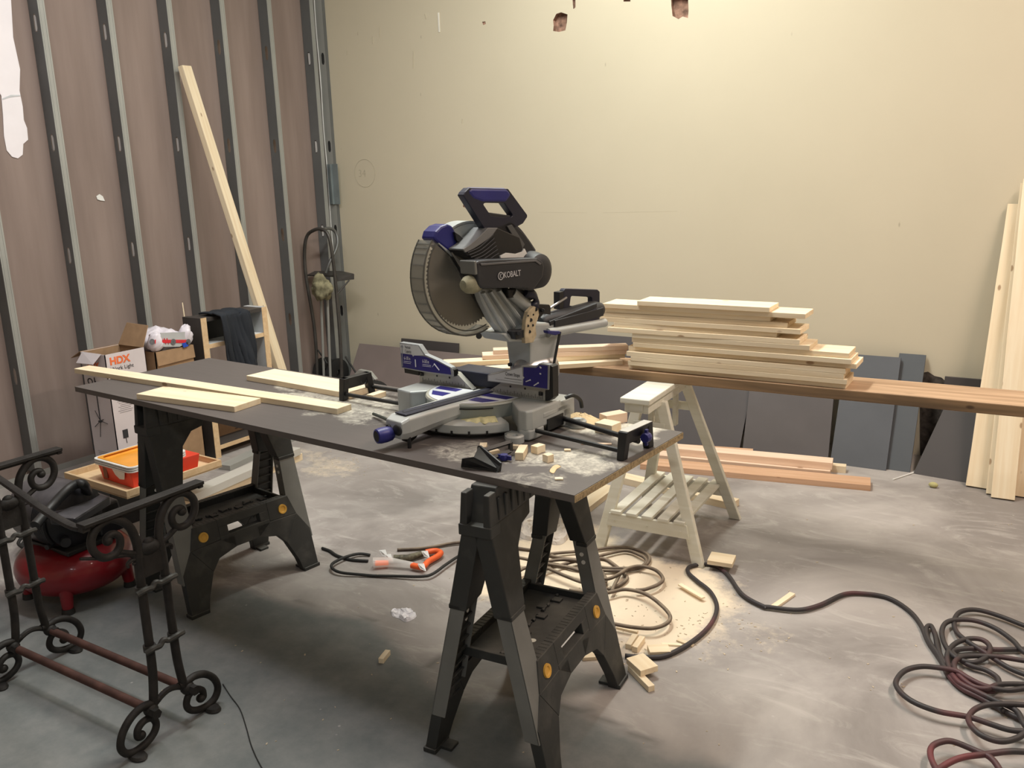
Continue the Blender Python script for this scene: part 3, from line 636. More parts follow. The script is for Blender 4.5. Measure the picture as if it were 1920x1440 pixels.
rnd = random.Random(5)
for i, (a, b) in enumerate(ends):
    z = .75+.0006+bt*(n-1-i); rz = rnd.uniform(-.012, .012)+.02; yo = rnd.uniform(-.012, .012) if i > 1 else (.0 if i else -.01)
    py = 720-(n-1-i)*10.6
    xa, xb = ony(a, py, YP).x, ony(b, py, YP).x
    M = yawf(((xa+xb)/2, YP+.075+yo, z), rz)
    board('board', whr[i], 'board', M, (xb-xa, .14, .0186), PINE, 'pine boards stacked on the plank', bevel=.0012)
# boards fanned out to the left of the stack
z0 = .7504
def fan(px0, py0, px1, py1, z, w, lab, T=.019, side=1, mt=PINE):
    a, b = fl(px0, py0, z), fl(px1, py1, z)
    return board2('board', lab, 'board', a, b, w, T, mt, z, 'pine boards fanned out left of the stack', side)
fan(876, 703, 1168, 684, z0+.000, .065, 'lowest board fanned left of the stack, its bright end showing behind the saw fence', .019)
fan(833, 689, 1172, 671, z0+.0195, .075, 'second lowest board fanned left of the stack, reaching farthest left behind the saw', .019)
fan(905, 675, 1176, 664, z0+.039, .08, 'pinkish pine board, uppermost but one of the fan behind the saw column', .019, mt=PINE2)
fan(925, 665, 1178, 656, z0+.0585, .06, 'pinkish pine board, topmost of the fan behind the saw column', .019, mt=PINE2)

# ================================================================ lumber on the floor by the back wall
def flb(name, label, p0, p1, w, T, z, mt, side=1, group='offcut lumber on the floor by the back wall'):
    return board2(name, label, 'lumber', fl(*p0, z), fl(*p1, z), w, T, mt, z, group, side)
flb('lumber', 'flat reddish board nearest the camera of the lumber along the back wall', (1200, 880), (1632, 921), .12, .030, 0, CEDAR)
a, b = fl(1225, 868, 0), fl(1556, 897, 0); sh = V((0, .135, 0))
flb('lumber', 'squared pale stud lying on the floor behind the reddish board, lower of two', (1225, 865), (1556, 897), .088, .038, 0, PINE2)
flb('lumber', 'squared pale stud with a dark knot, lying on top of another stud', (1262, 853), (1560, 881.5), .088, .038, .0385, PINE2)
board2('lumber', 'pale stud whose sawn end pokes out right, behind the two stacked studs', 'lumber', (-1.5, 4.405), (-.81, 4.518), .045, .037, PINE, 0, 'offcut lumber on the floor by the back wall', 1)
flb('lumber', 'short flat reddish board lying farthest back against the dark panels', (1150, 842), (1411, 860), .04, .045, 0, CEDAR)
flb('lumber', 'pale board lying on the floor under the slatted shelf of the white trestle', (1155, 905), (1372, 957), .075, .035, 0, PINE, group='pine pieces on the floor around the white trestle')
flb('lumber', 'narrow pine board on the floor left of the white trestle, end towards the camera', (1060, 972), (1132, 918), .07, .03, 0, PINE, -1, group='pine pieces on the floor around the white trestle')
# dark panels leaned along the wall
PMAT = {k: pm('panel_'+k, c, .6, var=.08, scale=4) for k, c in dict(taupe=(.205, .165, .155), dark=(.075, .066, .067), plum=(.088, .078, .079), slate=(.088, .094, .107), slate2=(.078, .086, .097), brown=(.062, .055, .055)).items()}
def lean(label, pbl, pbr, top_z, top_dy, mt, T=.019, shift=0., yb=None, name='panel', cat='panel', grp='dark boards leaning along the back wall'):
    a, b = fl(*pbl, 0), fl(*pbr, 0)
    if yb is not None: a.y = b.y = yb
    Xd = (b-a); w = Xd.length; Xd.normalize(); top = V((shift, top_dy, top_z)); Yd = (top-Xd*top.dot(Xd)).normalized(); h = top.length
    N = Xd.cross(Yd)
    m = MB(); P = [V((0, 0, 0)), V((w, 0, 0)), V((w, 0, 0))+V((shift, 0, 0)), V((0, 0, 0))+V((shift, 0, 0))]
    M = frame(a, Xd, Yd, N); hh = math.hypot(top_z, top_dy)
    m.hexa([(0, 0, -T), (w, 0, -T), (w+shift, hh, -T), (shift, hh, -T)], [(0, 0, 0), (w, 0, 0), (w+shift, hh, 0), (shift, hh, 0)])
    o = m.build(name, mt, None, M=M, local=True, bevel=.001); return tag(o, label, cat, grp)
lean('long taupe panel leaning on the back wall, farthest left behind the saw', (640, 737), (1010, 788), .335, .20, PMAT['taupe'], yb=4.72)
lean('short black-backed offcut standing behind the taupe panel, its top poking out behind the saw guard', (728, 742), (846, 752), .395, .06, PMAT['brown'], yb=4.90)
lean('wide dark grey panel leaning on the wall behind the saw column and the white trestle', (1005, 796), (1385, 850), .545, .33, PMAT['dark'])
lean('plum grey panel leaning on the wall, just left of the two slate blue ones', (1391, 852), (1552, 868), .54, .31, PMAT['plum'], T=.03)
lean('slate blue panel leaning on the wall, left one of the pair', (1556, 869), (1661, 883), .545, .285, PMAT['slate'])
lean('narrow slate blue panel leaning on the wall, right one of the pair, lighter strip', (1655, 879), (1706, 886), .56, .30, PMAT['slate2'], T=.012)
lean('dark brown panel leaning tipped between the slate blue pair and the pale upright boards', (1712, 888), (1822, 907), .36, .20, PMAT['brown'], shift=.09)
lean('black-brown panel leaning on the wall at the right edge behind the pale boards', (1905, 890), (2100, 890), .36, .18, PMAT['brown'], yb=4.68)
lean('low dark board lying against the broken foot of the cream wall', (1752, 880), (1852, 890), .47, .03, PMAT['brown'], yb=4.87)
# four pale boards standing on end against the wall at the right
def standb(label, base, w, zt, top, T=.018, yt=4.975):
    b0 = V((base[0], base[1], .007)); t0 = V((top, yt, zt)); U = (t0-b0).normalized(); Xd = V((1, 0, 0)); Xd = (Xd-U*Xd.dot(U)).normalized(); N = Xd.cross(U)   # N faces the room
    L = (t0-b0).length; M = frame(b0+U*L/2, U, Xd, U.cross(Xd))
    return board('board', label, 'board', M, (L, w, T), PINE, 'long pale boards leaning on the wall at the right', bevel=.0012)
standb('long pale board leaning on the wall, leftmost and rearmost of the right-hand group', (-.205, 4.575), .115, 1.34, -.165, yt=4.962)
standb('long pale board leaning on the wall, middle one, mostly covered by the front board', (-.118, 4.505), .105, 1.44, -.125, yt=4.945)
standb('long pale board with knots leaning on the wall, frontmost of the right-hand group', (-.098, 4.462), .098, 1.46, -.118, yt=4.925)
standb('long pale board leaning on the wall, rightmost, only a sliver seen behind the front board', (-.058, 4.53), .11, 1.47, -.04, yt=4.968)

# ================================================================ pieces lying on the workbench
def tb(name, label, p0, p1, w, T, z=None, mt=PINE, side=1, group=None, cat='board'):
    z = TZ+.0004 if z is None else z
    return board2(name, label, cat, fl(*p0, z), fl(*p1, z), w, T, mt, z, group, side)
tb('board', 'long narrow pine board on the workbench, its left end overhanging', (140, 700), (633, 777.5), .068, .020)
tb('board', 'wide short pine board nearest the front left edge of the workbench', (257, 748.5), (440, 773.5), .122, .020)
tb('board', 'wide pine board towards the back edge of the workbench, running under the black extension wing', (463, 713.5), (655, 748), .135, .020)
tb('lumber', 'short pine block under the black extension wing, left of the saw', (688, 749), (712, 741), .03, .018, mt=PINE, side=-1, cat='offcut')
OFG = 'pine offcuts on the workbench'
def blk(label, px, py, yaw, size, z=None, mt=PINE, group=OFG, name='offcut'):
    z = TZ+.0004 if z is None else z; c = fl(px, py, z)
    return board(name, label, 'offcut', yawf(c, math.radians(yaw)), size, mt, group, bevel=.0008)
blk('largest pine offcut block right of the black stop bracket on the workbench', 978, 855, -68, (.072, .023, .021))
blk('pine offcut block nearest the front extension rod of the saw', 1009, 848, 78, (.032, .024, .021))
blk('small pine cube nearest the front of the workbench, beside a dab of sawdust', 1028, 865, -20, (.022, .022, .020))
blk('small pine sliver behind the loop of the black stop bracket', 963, 842, 20, (.03, .014, .012))
blk('flat pine chip lying inside the loop of the black stop bracket', 925, 850, 60, (.03, .02, .010))
blk('pine chip behind the tilted plate of the black stop bracket', 906, 840, -60, (.04, .02, .010))
blk('pale pine block lying beside the right extension wing of the saw', 1140, 810, -8, (.06, .05, .030))
blk('pinkish pine piece tilted up behind the right extension wing of the saw', 1150, 792, 60, (.075, .04, .03), mt=PINE2)
blk('thin pink wood splinter between the two right extension rods', 1118, 833, 25, (.085, .012, .003), mt=PINE2)
blk('flat round pine chip in the sawdust right of the blocks', 1064, 845, 30, (.018, .014, .004))
blk('small flat pine chip near the front edge of the workbench', 1048, 899, 30, (.020, .014, .004))
# heap of fresh sawdust behind the saw
def heap(name, label, pts, z, h, mt, cat='sawdust', seed=1):
    m = MB(); P = [fl(a, b, z) for a, b in pts]; c = sum(P, V())/len(P); R_ = 7; rings = []
    sp = smoothpath(P, 4, closed=True)
    for k in range(R_+1):
        f = k/R_; rings.append([m.bm.verts.new(c+(p-c)*(1-f)*(1+.05*noise.noise(p*40))+V((0, 0, h*math.sin(f*PI/2)*(1+.6*noise.noise(V((p.x*30, p.y*30, k+seed)))) if k else 0))) for p in sp] if k < R_ else None)
    rings = rings[:-1]
    for A, B in zip(rings, rings[1:]):
        for i in range(len(sp)): m.face([A[i], A[(i+1) % len(sp)], B[(i+1) % len(sp)], B[i]])
    m.face(rings[-1]); m.face(rings[0][::-1])
    o = m.build(name, mt, None, M=frame(c), smooth='all'); return tag(o, label, cat, None, 'stuff')
heap('sawdust_heap', 'heap of pale sawdust on the workbench behind the saw base', [(1045, 780), (1050, 795), (1080, 800), (1120, 800), (1138, 795), (1120, 785), (1080, 778)], TZ+.0005, .022, SAWD)
heap('sawdust_heap', 'small dab of yellow sawdust beside the offcut cube', [(1036, 874), (1030, 884), (1038, 888), (1044, 880), (1052, 875), (1045, 871)], TZ+.0005, .003, SAWD, seed=4)
# black stop bracket lying loose on the front of the workbench
sb = thing('stop_bracket', 'black folded metal work stop with slotted arm lying loose at the front of the workbench', 'saw part', fl(910, 880, TZ))
Zt = TZ+.001
A0 = fl(864, 876, Zt); A1 = fl(932, 886, Zt)     # foot line of the plate
m = MB(); q = [fl(871, 878, Zt), fl(931, 886, Zt), fl(905, 846, TZ+.03), fl(880, 856, TZ+.03)]
m.prism([fl(864, 876, Zt), fl(931, 885, Zt), fl(930, 877, TZ+.012), fl(897, 838, TZ+.045), fl(888, 857, TZ+.035), fl(866, 860, TZ+.030)], (0, .003, 0)); m.build('folded_plate', BLACKP, sb, bevel=.001)
m = MB(); m.prism([fl(893, 857, TZ+.012), fl(895, 836, TZ+.045), fl(899, 835, TZ+.048), fl(938, 868, TZ+.022), fl(936, 884, Zt), fl(929, 886, Zt)], (.004, .003, 0)); m.build('upright_plate', BLACKP, sb, bevel=.001)
m = MB(); a, b, c, d = fl(905, 845, TZ+.030), fl(957, 829, TZ+.034), fl(957, 846, TZ+.012), fl(918, 860, TZ+.010)
for p, q in ((a, b), (b, c), (c, d)): m.tube([p, q], .0068, 4)
m.build('slotted_arm', BLACKP, sb)
m = MB(); c = fl(945, 857, TZ+.010); m.lathe([(0, -.008), (.011, -.008), (.013, 0), (.011, .008), (0, .008)], frame(c), 7); m.box(c+V((0, 0, .0)), (.045, .006, .012), ); m.build('wing_knob', BLUEP, sb, bevel=.001)
# ================================================================ sliding miter saw
SO = V((-1.476, 2.166, TZ)); a1 = math.radians(-12.5); a2 = math.radians(-4.5)
WSH = .026
SOA = SO+V((math.cos(a1), math.sin(a1), 0))*WSH; AF = yawf(SOA, a1); FM = yawf(SO, a2)
Wd, Ad = V((math.cos(a1), math.sin(a1), 0)), V((-math.sin(a1), math.cos(a1), 0))
Xf, Yf = V((math.cos(a2), math.sin(a2), 0)), V((-math.sin(a2), math.cos(a2), 0)); Zu = V((0, 0, 1))
saw = thing('miter_saw', 'blue and grey sliding miter saw with raised head standing on the workbench', 'saw', FM)
def su(px, py, w): return meet((px, py), SOA+Wd*w, Wd)
def fu(px, py, y): return meet((px, py), SO+Yf*y, Yf)
def SA(w, u, z): return SOA+Wd*w+Ad*u+Zu*z
def SF(x, y, z): return SO+Xf*x+Yf*y+Zu*z
def slab(m, pts, w1, w2):   # silhouette measured on the side plane w1, solid back to w2
    P = [su(a, b, w1) for a, b in pts]; m.prism(P, Wd*(w2-w1)); return m
_p = SO+Ad*-.035+Zu*.455; _q = EYE+(_p-EYE)*((SOA-EYE).dot(Wd)/(_p-EYE).dot(Wd)); BC = ((_q-SOA).dot(Ad), (_q-SOA).z); 
B = lambda m, nm, mt, par=saw, **k: m.build(nm, mt, par, **k)
# --- base casting
m = MB()
for zb, zt, sc_ in ((.006, .090, 1.),):
    P = [(.150, -.035), (.235, -.118), (.262, -.118), (.272, -.10), (.274, .045), (.150, .045)]
    m.prism([SF(x, y, .036 if x < .16 else zb) for x, y in P][0:0] or [SF(x, y, .03) for x, y in P], Zu*.06)
    P2 = [(.205, -.085), (.240, -.122), (.270, -.115), (.274, -.09), (.274, -.045), (.205, -.045)]; m.prism([SF(x, y, .004) for x, y in P2], Zu*.03)
    P3 = [(.205, .055), (.274, .055), (.274, .10), (.205, .10)]; m.prism([SF(x, y, .004) for x, y in P3], Zu*.055)
    m.prism([SF(x, y, .052) for x, y in ((.205, -.05), (.274, -.05), (.274, .10), (.205, .10))], Zu*.02)
base = B(m, 'base', ALU, bevel=.005)
m = MB(); P = [(-.252, -.100), (-.185, -.112), (-.150, -.075), (-.150, .045), (-.252, .045)]; m.prism([SF(x, y, .002) for x, y in P], Zu*.088)
m.prism([SF(x, y, .03) for x, y in ((-.252, .02), (.274, .02), (.274, .12), (-.252, .12))], Zu*.055); B(m, 'base', ALU, bevel=.005)
m = MB(); m.box((.2735, .012, .03), (.004, .085, .035), FM); B(m, 'hollow_shade', BLACKP, base)  # black plate stands for the shade in the base's hollow side
for x, y in ((.235, -.138), (.305, .085), (-.235, .14)):
    m = MB()
    m.lathe([(.008, .002), (.027, .002), (.027, .020), (.022, .024), (.010, .022), (.008, .016)], FM @ Matrix.Translation(V((x, y, 0))), 22)
    m.box((x*.92, y*.8 if y < 0 else y, .010), (.05, .035, .016), FM); B(m, 'mounting_foot', ALU, smooth=True)
# --- skirt with detent notches
m = MB(); RS = .213
m.lathe([(.12, .014), (RS-.004, .014), (RS, .018), (RS-.002, .040), (RS-.02, .044), (.12, .048)], FM, 48, math.radians(-150), math.radians(-28)); sk = B(m, 'miter_scale', ALU, smooth=True)
for d in (-118, -108, -99, -88, -74, -60, -46):
    a = math.radians(d); c = V((math.cos(a), math.sin(a), 0))*(RS-.006); m = MB(); m.box((0, 0, 0), (.016, .006, .012), FM @ frame(c+V((0, 0, .019)), (math.cos(a), math.sin(a), 0), (-math.sin(a), math.cos(a), 0))); B(m, 'detent_notch', BLACKP, sk)
m = MB(); m.lathe([(.1, .001), (RS-.02, .001), (RS-.02, .016), (.1, .016)], FM, 40, math.radians(-150), math.radians(-30)); B(m, 'underside', BLACKP, smooth=True)
heapm = MB(); rr = [(RS-.052, .047), (RS-.042, .056), (RS-.026, .050), (RS-.016, .044)]; heapm.lathe(rr, FM, 40, math.radians(-72), math.radians(-36))
for v_ in heapm.bm.verts:
    q_ = FM.inverted() @ v_.co; t_ = math.atan2(q_.y, q_.x); f_ = max(.15, min(1, (t_-math.radians(-76))/.45)); r_ = math.hypot(q_.x, q_.y); r2 = RS-.054+(r_-(RS-.054))*f_*(1+.5*noise.noise(V((t_*14, 0, 0)))); v_.co = FM @ V((r2*math.cos(t_), r2*math.sin(t_), .044+(q_.z-.044)*f_))
o = B(heapm, 'sawdust_drift', pm('green_sawdust', (.60, .56, .32), .95, bump=.8, bscale=300), smooth='all')
# --- turntable
m = MB(); m.lathe([(0, .044), (.158, .044), (.160, .050), (.162, .078), (.165, .086), (.162, .091), (0, .0915)], FM, 64, -PI, 0); tt = B(m, 'turntable', ALUG, smooth=True)
m = MB(); m.lathe([(.02, .0915), (.154, .0915), (.154, .0925), (.02, .0925)], FM, 50, -PI*.985, -.02); B(m, 'table_label', STICKW, tt)
def hs(r, y0, y1):   # blue stripes clipped by the round table
    P = []
    for s in (-1, 1):
        ys = [y0, y1] if s < 0 else [y1, y0]
        for y in ys: P.append((s*math.sqrt(max(0, r*r-y*y)), y))
    return P
for y0, y1 in ((-.012, -.045), (-.068, -.108)):
    for xa, xb in ((-.15, -.055), (.045, .15)):
        pts = []
        for x, y in ((xa, y0), (xb, y0), (xb, y1), (xa, y1)):
            r = math.hypot(x, y)
            if r > .146: x = math.copysign(math.sqrt(.146**2-y*y), x)
            pts.append(SF(x, y, .0926))
        m = MB(); m.prism(pts, Zu*.0004); B(m, 'label_stripe', STICKB, tt)
m = MB()
for k in range(5): m.box((0, 0, 0), (.028, .0012, .0035), FM @ frame(V((math.cos(math.radians(-78+k*9)), math.sin(math.radians(-78+k*9)), 0))*.1652+V((0, 0, .078)), (-math.sin(math.radians(-78+k*9)), math.cos(math.radians(-78+k*9)), 0), (math.cos(math.radians(-78+k*9)), math.sin(math.radians(-78+k*9)), 0)))
B(m, 'scale_slot', BLACKP, tt)
# --- miter arm
m = MB()
secs = []
for u, hw, z0, z1 in ((.02, .050, .046, .0925), (-.15, .047, .046, .093), (-.25, .044, .036, .092), (-.33, .043, .026, .090), (-.355, .036, .030, .080)):
    secs.append([SA(s*hw*k, u, z) for s, k, z in ((-1, .75, z0), (1, .75, z0), (1, 1, z0+(z1-z0)*.35), (1, 1, z1-.006), (1, .9, z1), (-1, .9, z1), (-1, 1, z1-.006), (-1, 1, z0+(z1-z0)*.35))])
rg = [[m.bm.verts.new(p) for p in s] for s in secs]
for A_, B_ in zip(rg, rg[1:]):
    for k in range(8): m.face([A_[k], A_[(k+1) % 8], B_[(k+1) % 8], B_[k]])
m.face(rg[0]); m.face(rg[-1][::-1]); arm = B(m, 'miter_arm', ALU, bevel=.003)
m = MB(); m.box((.0, -.145, .0940), (.048, .37, .004), AF); kp = B(m, 'kerf_plate', NAVY, bevel=.001)
m = MB(); m.box((.0, -.14, .0962), (.004, .36, .0008), AF); 
for u in (-.31, -.20): m.cyl(SA(-.012, u, .096), SA(-.012, u, .0968), .003, seg=8)
B(m, 'kerf_slot', BLACKP, kp)
m = MB(); m.cyl(SA(-.022, -.352, .056), SA(-.022, -.3585, .055), .011); m.ball((0, 0, 0), (.020, .006, .016), AF @ Matrix.Translation(V((.016, -.3555, .056)))); B(m, 'arm_recess', BLACKP, arm, smooth=True)
# knob, lever, front foot
kc = fl(722, 815, TZ+.042); kd = (SA(-.01, -.345, .042)-kc); kd.normalize()
m = MB(); m.cyl(kc+kd*.02, SA(-.005, -.33, .045), .006); B(m, 'knob_shaft', BLACKP, smooth=True)
m = MB(); KM = frame(kc-kd*.028, kd.cross(Zu).normalized(), kd.cross(kd.cross(Zu)).normalized()*-1, kd)
m.lathe([(0, .006), (.0135, .006), (.0165, .0), (.0205, .002), (.0225, .012), (.0225, .030), (.020, .046), (.012, .056), (.0, .058)], KM, 24); kn = B(m, 'miter_lock_knob', BLUEP, smooth=True)
m = MB(); m.lathe([(0, .0005), (.015, .0005), (.016, .004), (0, .004)], KM, 24); B(m, 'knob_recess', BLACKP, kn, smooth=True)
m = MB(); q = fl(768, 840, TZ+.0); m.cyl(q, q+Zu*.045, .0055, seg=12); B(m, 'levelling_foot', BLACKP, smooth=True)
m = MB(); P = [fl(752, 826, TZ+.012), fl(757, 818, TZ+.022), fl(768, 812, TZ+.028), fl(776, 812, TZ+.032), fl(772, 818, TZ+.022), fl(762, 828, TZ+.012)]; m.prism(P, Wd*.02); B(m, 'detent_lever', BLACKP, bevel=.002)
m = MB(); m.tube(smoothpath([fl(700, 776, TZ+.01), fl(720, 784, TZ+.015), fl(742, 795, TZ+.02)], 4), .005, 8); B(m, 'clamp_rod', pm('green_rod', (.05, .06, .05), .5), smooth=True)
# --- fences
m = MB(); m.prism([SF(x, .006, z) for x, z in ((-.250, .0905), (-.030, .0905), (-.092, .137), (-.250, .143))], Yf*.022); lf = B(m, 'fence', pm('bare_aluminium', (.42, .42, .40), .5, metal=.5, dust=(.6, .55, .42), dustamt=.5), bevel=.001)
m = MB(); m.prism([SF(x, .006, z) for x, z in ((.028, .0905), (.245, .0905), (.245, .130), (.088, .130))], Yf*.022); rf = B(m, 'fence', lf.data.materials[0], bevel=.001)
def ticks(par, x0, x1, n, z0, sg):
    m = MB()
    for i in range(n):
        x = x0+(x1-x0)*i/(n-1); h = .013 if i % 4 == 0 else (.009 if i % 2 == 0 else .006); m.box((x, .0054, z0+h/2+.002), (.0011, .0004, h), FM)
    B(m, 'ruler_marks', INK, par)
    m = MB()
    for f in (.35, .65): m.cyl(SF(x0+(x1-x0)*f, .0055, z0+.027), SF(x0+(x1-x0)*f, .0062, z0+.027), .0035, seg=10)
    B(m, 'fence_hole', INK, par)
ticks(lf, -.235, -.06, 29, .092, 1); ticks(rf, .055, .235, 29, .092, 1)
def upfence(outl, par=saw):
    m = MB(); m.prism([fu(a, b, -.012) for a, b in outl], Yf*.020); return B(m, 'sliding_fence', pm('fence_grey', (.33, .34, .35), .5, metal=.4), bevel=.0015)
uL = upfence([(749, 642), (785, 647), (797, 665), (822, 676), (846, 689), (850, 697), (850, 706), (800, 699), (752, 690)])
m = MB(); m.prism([fu(a, b, -.0124) for a, b in ((750.5, 644.5), (784, 648.5), (795, 666), (776, 667), (774.5, 668.5), (772.5, 665), (752, 662))], Yf*-.0004); B(m, 'white_label', STICKW, uL)
m = MB(); m.prism([fu(a, b, -.0124) for a, b in ((752, 662.5), (772.5, 665.3), (774.7, 669), (777, 666.2), (797, 668.5), (820, 678), (844, 690.5), (846, 702.5), (800, 696.5), (754, 688.5))], Yf*-.0004); B(m, 'blue_label', STICKB, uL)
uR = upfence([(914, 703), (935, 699), (976, 687), (1004, 687), (1011, 681), (1030, 684), (1029, 731), (980, 723), (914, 715)])
m = MB(); m.prism([fu(a, b, -.0124) for a, b in ((916, 704), (936, 700), (979, 688.5), (980, 705), (983, 708), (980, 711), (980, 722), (950, 718), (916, 713.5))], Yf*-.0004); B(m, 'white_label', STICKW, uR)
m = MB(); m.prism([fu(a, b, -.0126) for a, b in ((981.5, 688.5), (1005, 690), (1012, 684), (1027, 686), (1026, 729), (981, 722.5), (981.5, 711), (984, 708), (981.5, 705))], Yf*-.0004); B(m, 'blue_label', STICKB, uR)
def ft(px, py, y, dx=0): return FM @ frame(FM.inverted() @ fu(px, py, y), (1, 0, 0), (0, 0, 1), (0, -1, 0))
text('label_text', 'Vertical\nCapacity', ft(759, 653, -.0132), .0135, INK, uL, .0001, sx=.58)
text('label_text', '6-1/8 in', ft(757.5, 674, -.0132), .0165, INKW, uL, .0001, sx=.55); text('label_text', '6-5/8 in', ft(792, 680, -.0132), .0165, INKW, uL, .0001, sx=.55)
text('label_text', 'Crown Stops', ft(947.5, 703.5, -.0132), .0145, INK, uR, .0001, bold=.0002, sx=.68)
m = MB()
for a, b in (((757, 677), (771, 679)), ((757, 680), (770, 682)), ((792, 683), (808, 685.5)), ((792, 686), (808, 688))): m.tube([fu(*a, -.0131), fu(*b, -.0131)], .0006, 4)
for a, b, r in (((778.5, 674), (779.5, 688), .0022), ((814, 682), (823.5, 694), .0022), ((810.5, 688), (814, 683), .0007)): m.tube([fu(*a, -.0131), fu(*b, -.0131)], r, 4)
B(m, 'label_mark', INKW, uL)
m = MB(); m.tube([fu(753.5, 649, -.0132), fu(755, 687, -.0132)], .0016, 4); m.prism([fu(a, b, -.0132) for a, b in ((751, 651), (753.5, 646), (756.5, 651.5))], Yf*-.0005); B(m, 'label_arrow', pm('label_grey', (.28, .29, .32), .5), uL)
m = MB()
for a, b, r in (((986, 715.5), (994, 712.5), .0016), ((1001, 723), (1009, 718), .0018), ((1012, 687.5), (1014, 689.5), .002), ((1012, 700), (1013.5, 701), .002)): m.tube([fu(*a, -.0132), fu(*b, -.0132)], r, 5); m.ball(fu(*b, -.0132), .0025)
B(m, 'label_mark', INKW, uR)
m = MB()
for a, b in (((946, 708.7), (978, 713)), ((929, 710.5), (979, 718.4))): m.tube([fu(*a, -.0131), fu(*b, -.0131)], .0007 if a[0] > 940 else .0004, 4)
B(m, 'small_print', INK, uR)
m = MB()   # black side hardware of the fences
m.prism([fu(a, b, -.008) for a, b in ((1030, 684), (1036, 688), (1037, 745), (1030, 752), (1022, 752), (1022, 732), (1029, 731))], Yf*.03); B(m, 'fence_clamp', BLACKP, bevel=.001); m = MB(); m.prism([fu(a, b, -.009) for a, b in ((846, 689), (851, 694), (852, 706), (849, 706))], Yf*.02); B(m, 'end_cap', BLACKP); m = MB()
m.prism([fu(a, b, .0) for a, b in ((758, 691), (785, 696), (785, 704), (759, 699))], Yf*.01); B(m, 'fence_slot', BLACKP)
for px_, py_ in ((791, 698), (1014, 735)): m = MB(); m.cyl(fu(px_, py_, .004), fu(px_, py_+6, .004), .007, seg=10); B(m, 'fence_slot', BLACKP)
m = MB(); m.tube([fu(1030, 690, .02), fu(1040, 700, .03), fu(1041, 740, .03)], .006, 6)
B(m, 'fence_hook', BLACKP)
m = MB(); m.prism([SF(x, .03, z) for x, z in ((-.11, .095), (.10, .095), (.075, .142), (-.135, .142))], Yf*.09); B(m, 'rear_casting', NAVY, bevel=.006)
m = MB(); m.tube(smoothpath([SF(.285, .05, .095), SF(.30, .07, .10), SF(.305, .10, .08), SF(.305, .11, .055)], 4), .006, 8); B(m, 'rear_handle_loop', BLACKP, smooth=True)
# --- pivot and column
PV = frame(SA(.035, .06, .138), Wd, Zu, Ad*-1)
m = MB(); m.lathe([(0, .045), (.030, .045), (.043, .030), (.052, .006), (.052, -.09), (0, -.09)], frame(SA(.045, .15, .135), Wd, Zu*-1, Ad*-1), 32); B(m, 'bevel_pivot', STEEL, smooth=True)
m = MB()
m.hexa([SA(-.012, .125, .13), SA(.075, .125, .13), SA(.075, .235, .13), SA(-.012, .235, .13)], [SA(-.022, .120, .245), SA(.085, .120, .245), SA(.085, .262, .245), SA(-.022, .262, .245)]); col = B(m, 'column', ALU, bevel=.006)
m = MB()
for w in (-.002, .045): m.cyl(SA(w, .121, .158), SA(w, .112, .158), .006, seg=12)
B(m, 'bolt', BLACKP, col)
m = MB(); slab(m, [(942, 626), (962, 624), (990, 606), (1045, 604), (1052, 614), (1048, 630), (1022, 638), (1008, 641), (956, 642)], .080, -.035); B(m, 'slide_carriage', ALU, bevel=.008)
# rails, cover, rear carry handle
m = MB()
m.cyl(SA(.085, .20, .255), SA(.085, .485, .248), .0145); B(m, 'slide_rail', ALU, smooth=True)
m = MB(); m.cyl(SA(.02, .20, .262), SA(.02, .485, .262), .0145); B(m, 'slide_rail', STEEL, smooth=True)
m = MB(); m.tube([SA(.052, .20, .283), SA(.052, .22, .285), SA(.052, .47, .290), SA(.052, .50, .288)], [.020, .027, .032, .024], 20); B(m, 'rail_cover', DKG, smooth=True)
m = MB(); m.prism([SA(.082, u, z) for u, z in ((.215, .275), (.45, .300), (.45, .318), (.215, .290))], Wd*-.012); m.prism([SA(.086, u, z) for u, z in ((.235, .262), (.48, .272), (.48, .300), (.235, .290))], Wd*-.012); B(m, 'rail_fin', DKG, bevel=.002)
m = MB(); slab(m, [(1098, 590), (1120, 575), (1124, 600), (1116, 614), (1108, 616), (1085, 612), (1085, 600)], .085, -.01); B(m, 'rail_end_cap', NAVY, bevel=.005)
m = MB(); O_ = [(1057, 580), (1057, 545), (1060, 541), (1121, 543), (1125, 547), (1125, 598), (1120, 606), (1098, 590)]; I_ = [(1069, 573), (1071, 557), (1073, 555), (1107, 557), (1110, 559), (1110, 574), (1108, 578), (1085, 575)]
m.ring([su(a, b, .055) for a, b in O_], [su(a, b, .055) for a, b in I_], Wd*-.020); B(m, 'carry_handle', NAVY, bevel=.003)
m = MB(); slab(m, [(1049, 548), (1057, 546), (1057, 582), (1049, 580)], .055, .03); B(m, 'handle_stop', BLACKP, bevel=.001)
m = MB(); m.cyl(su(1020, 585, .055), su(1062, 558, .055), .004, seg=8); B(m, 'lock_rod', STEEL, smooth=True)
m = MB(); m.cyl(su(1050, 622, .10), su(1037, 690, .10), .0045, seg=8); B(m, 'depth_rod', BLACKP, smooth=True)
m = MB(); slab(m, [(1009, 570), (1030, 571), (1033, 575), (1033, 590), (1020, 588), (1010, 600), (1004, 590)], .09, .07); m.cyl(su(1018, 582, .091), su(1018, 582, .10), .006, seg=12); B(m, 'rail_bracket', BLACKP, bevel=.002)
m = MB(); slab(m, [(1027, 620), (1050, 621), (1052, 625), (1042, 629), (1028, 625)], .11, .09); B(m, 'rail_lock', BLUEP, bevel=.002)
TAN = pm('dusty_casting', (.48, .40, .27), .8, var=.25, scale=40, bump=.5)
m = MB(); O_ = [(1001, 574), (1009, 578), (1011, 590), (1004, 612), (1006, 628), (1000, 642), (985, 644), (984, 625), (986, 600), (990, 585)]; 
slab(m, O_, .105, .09); bl = B(m, 'bevel_link', TAN, bevel=.001)
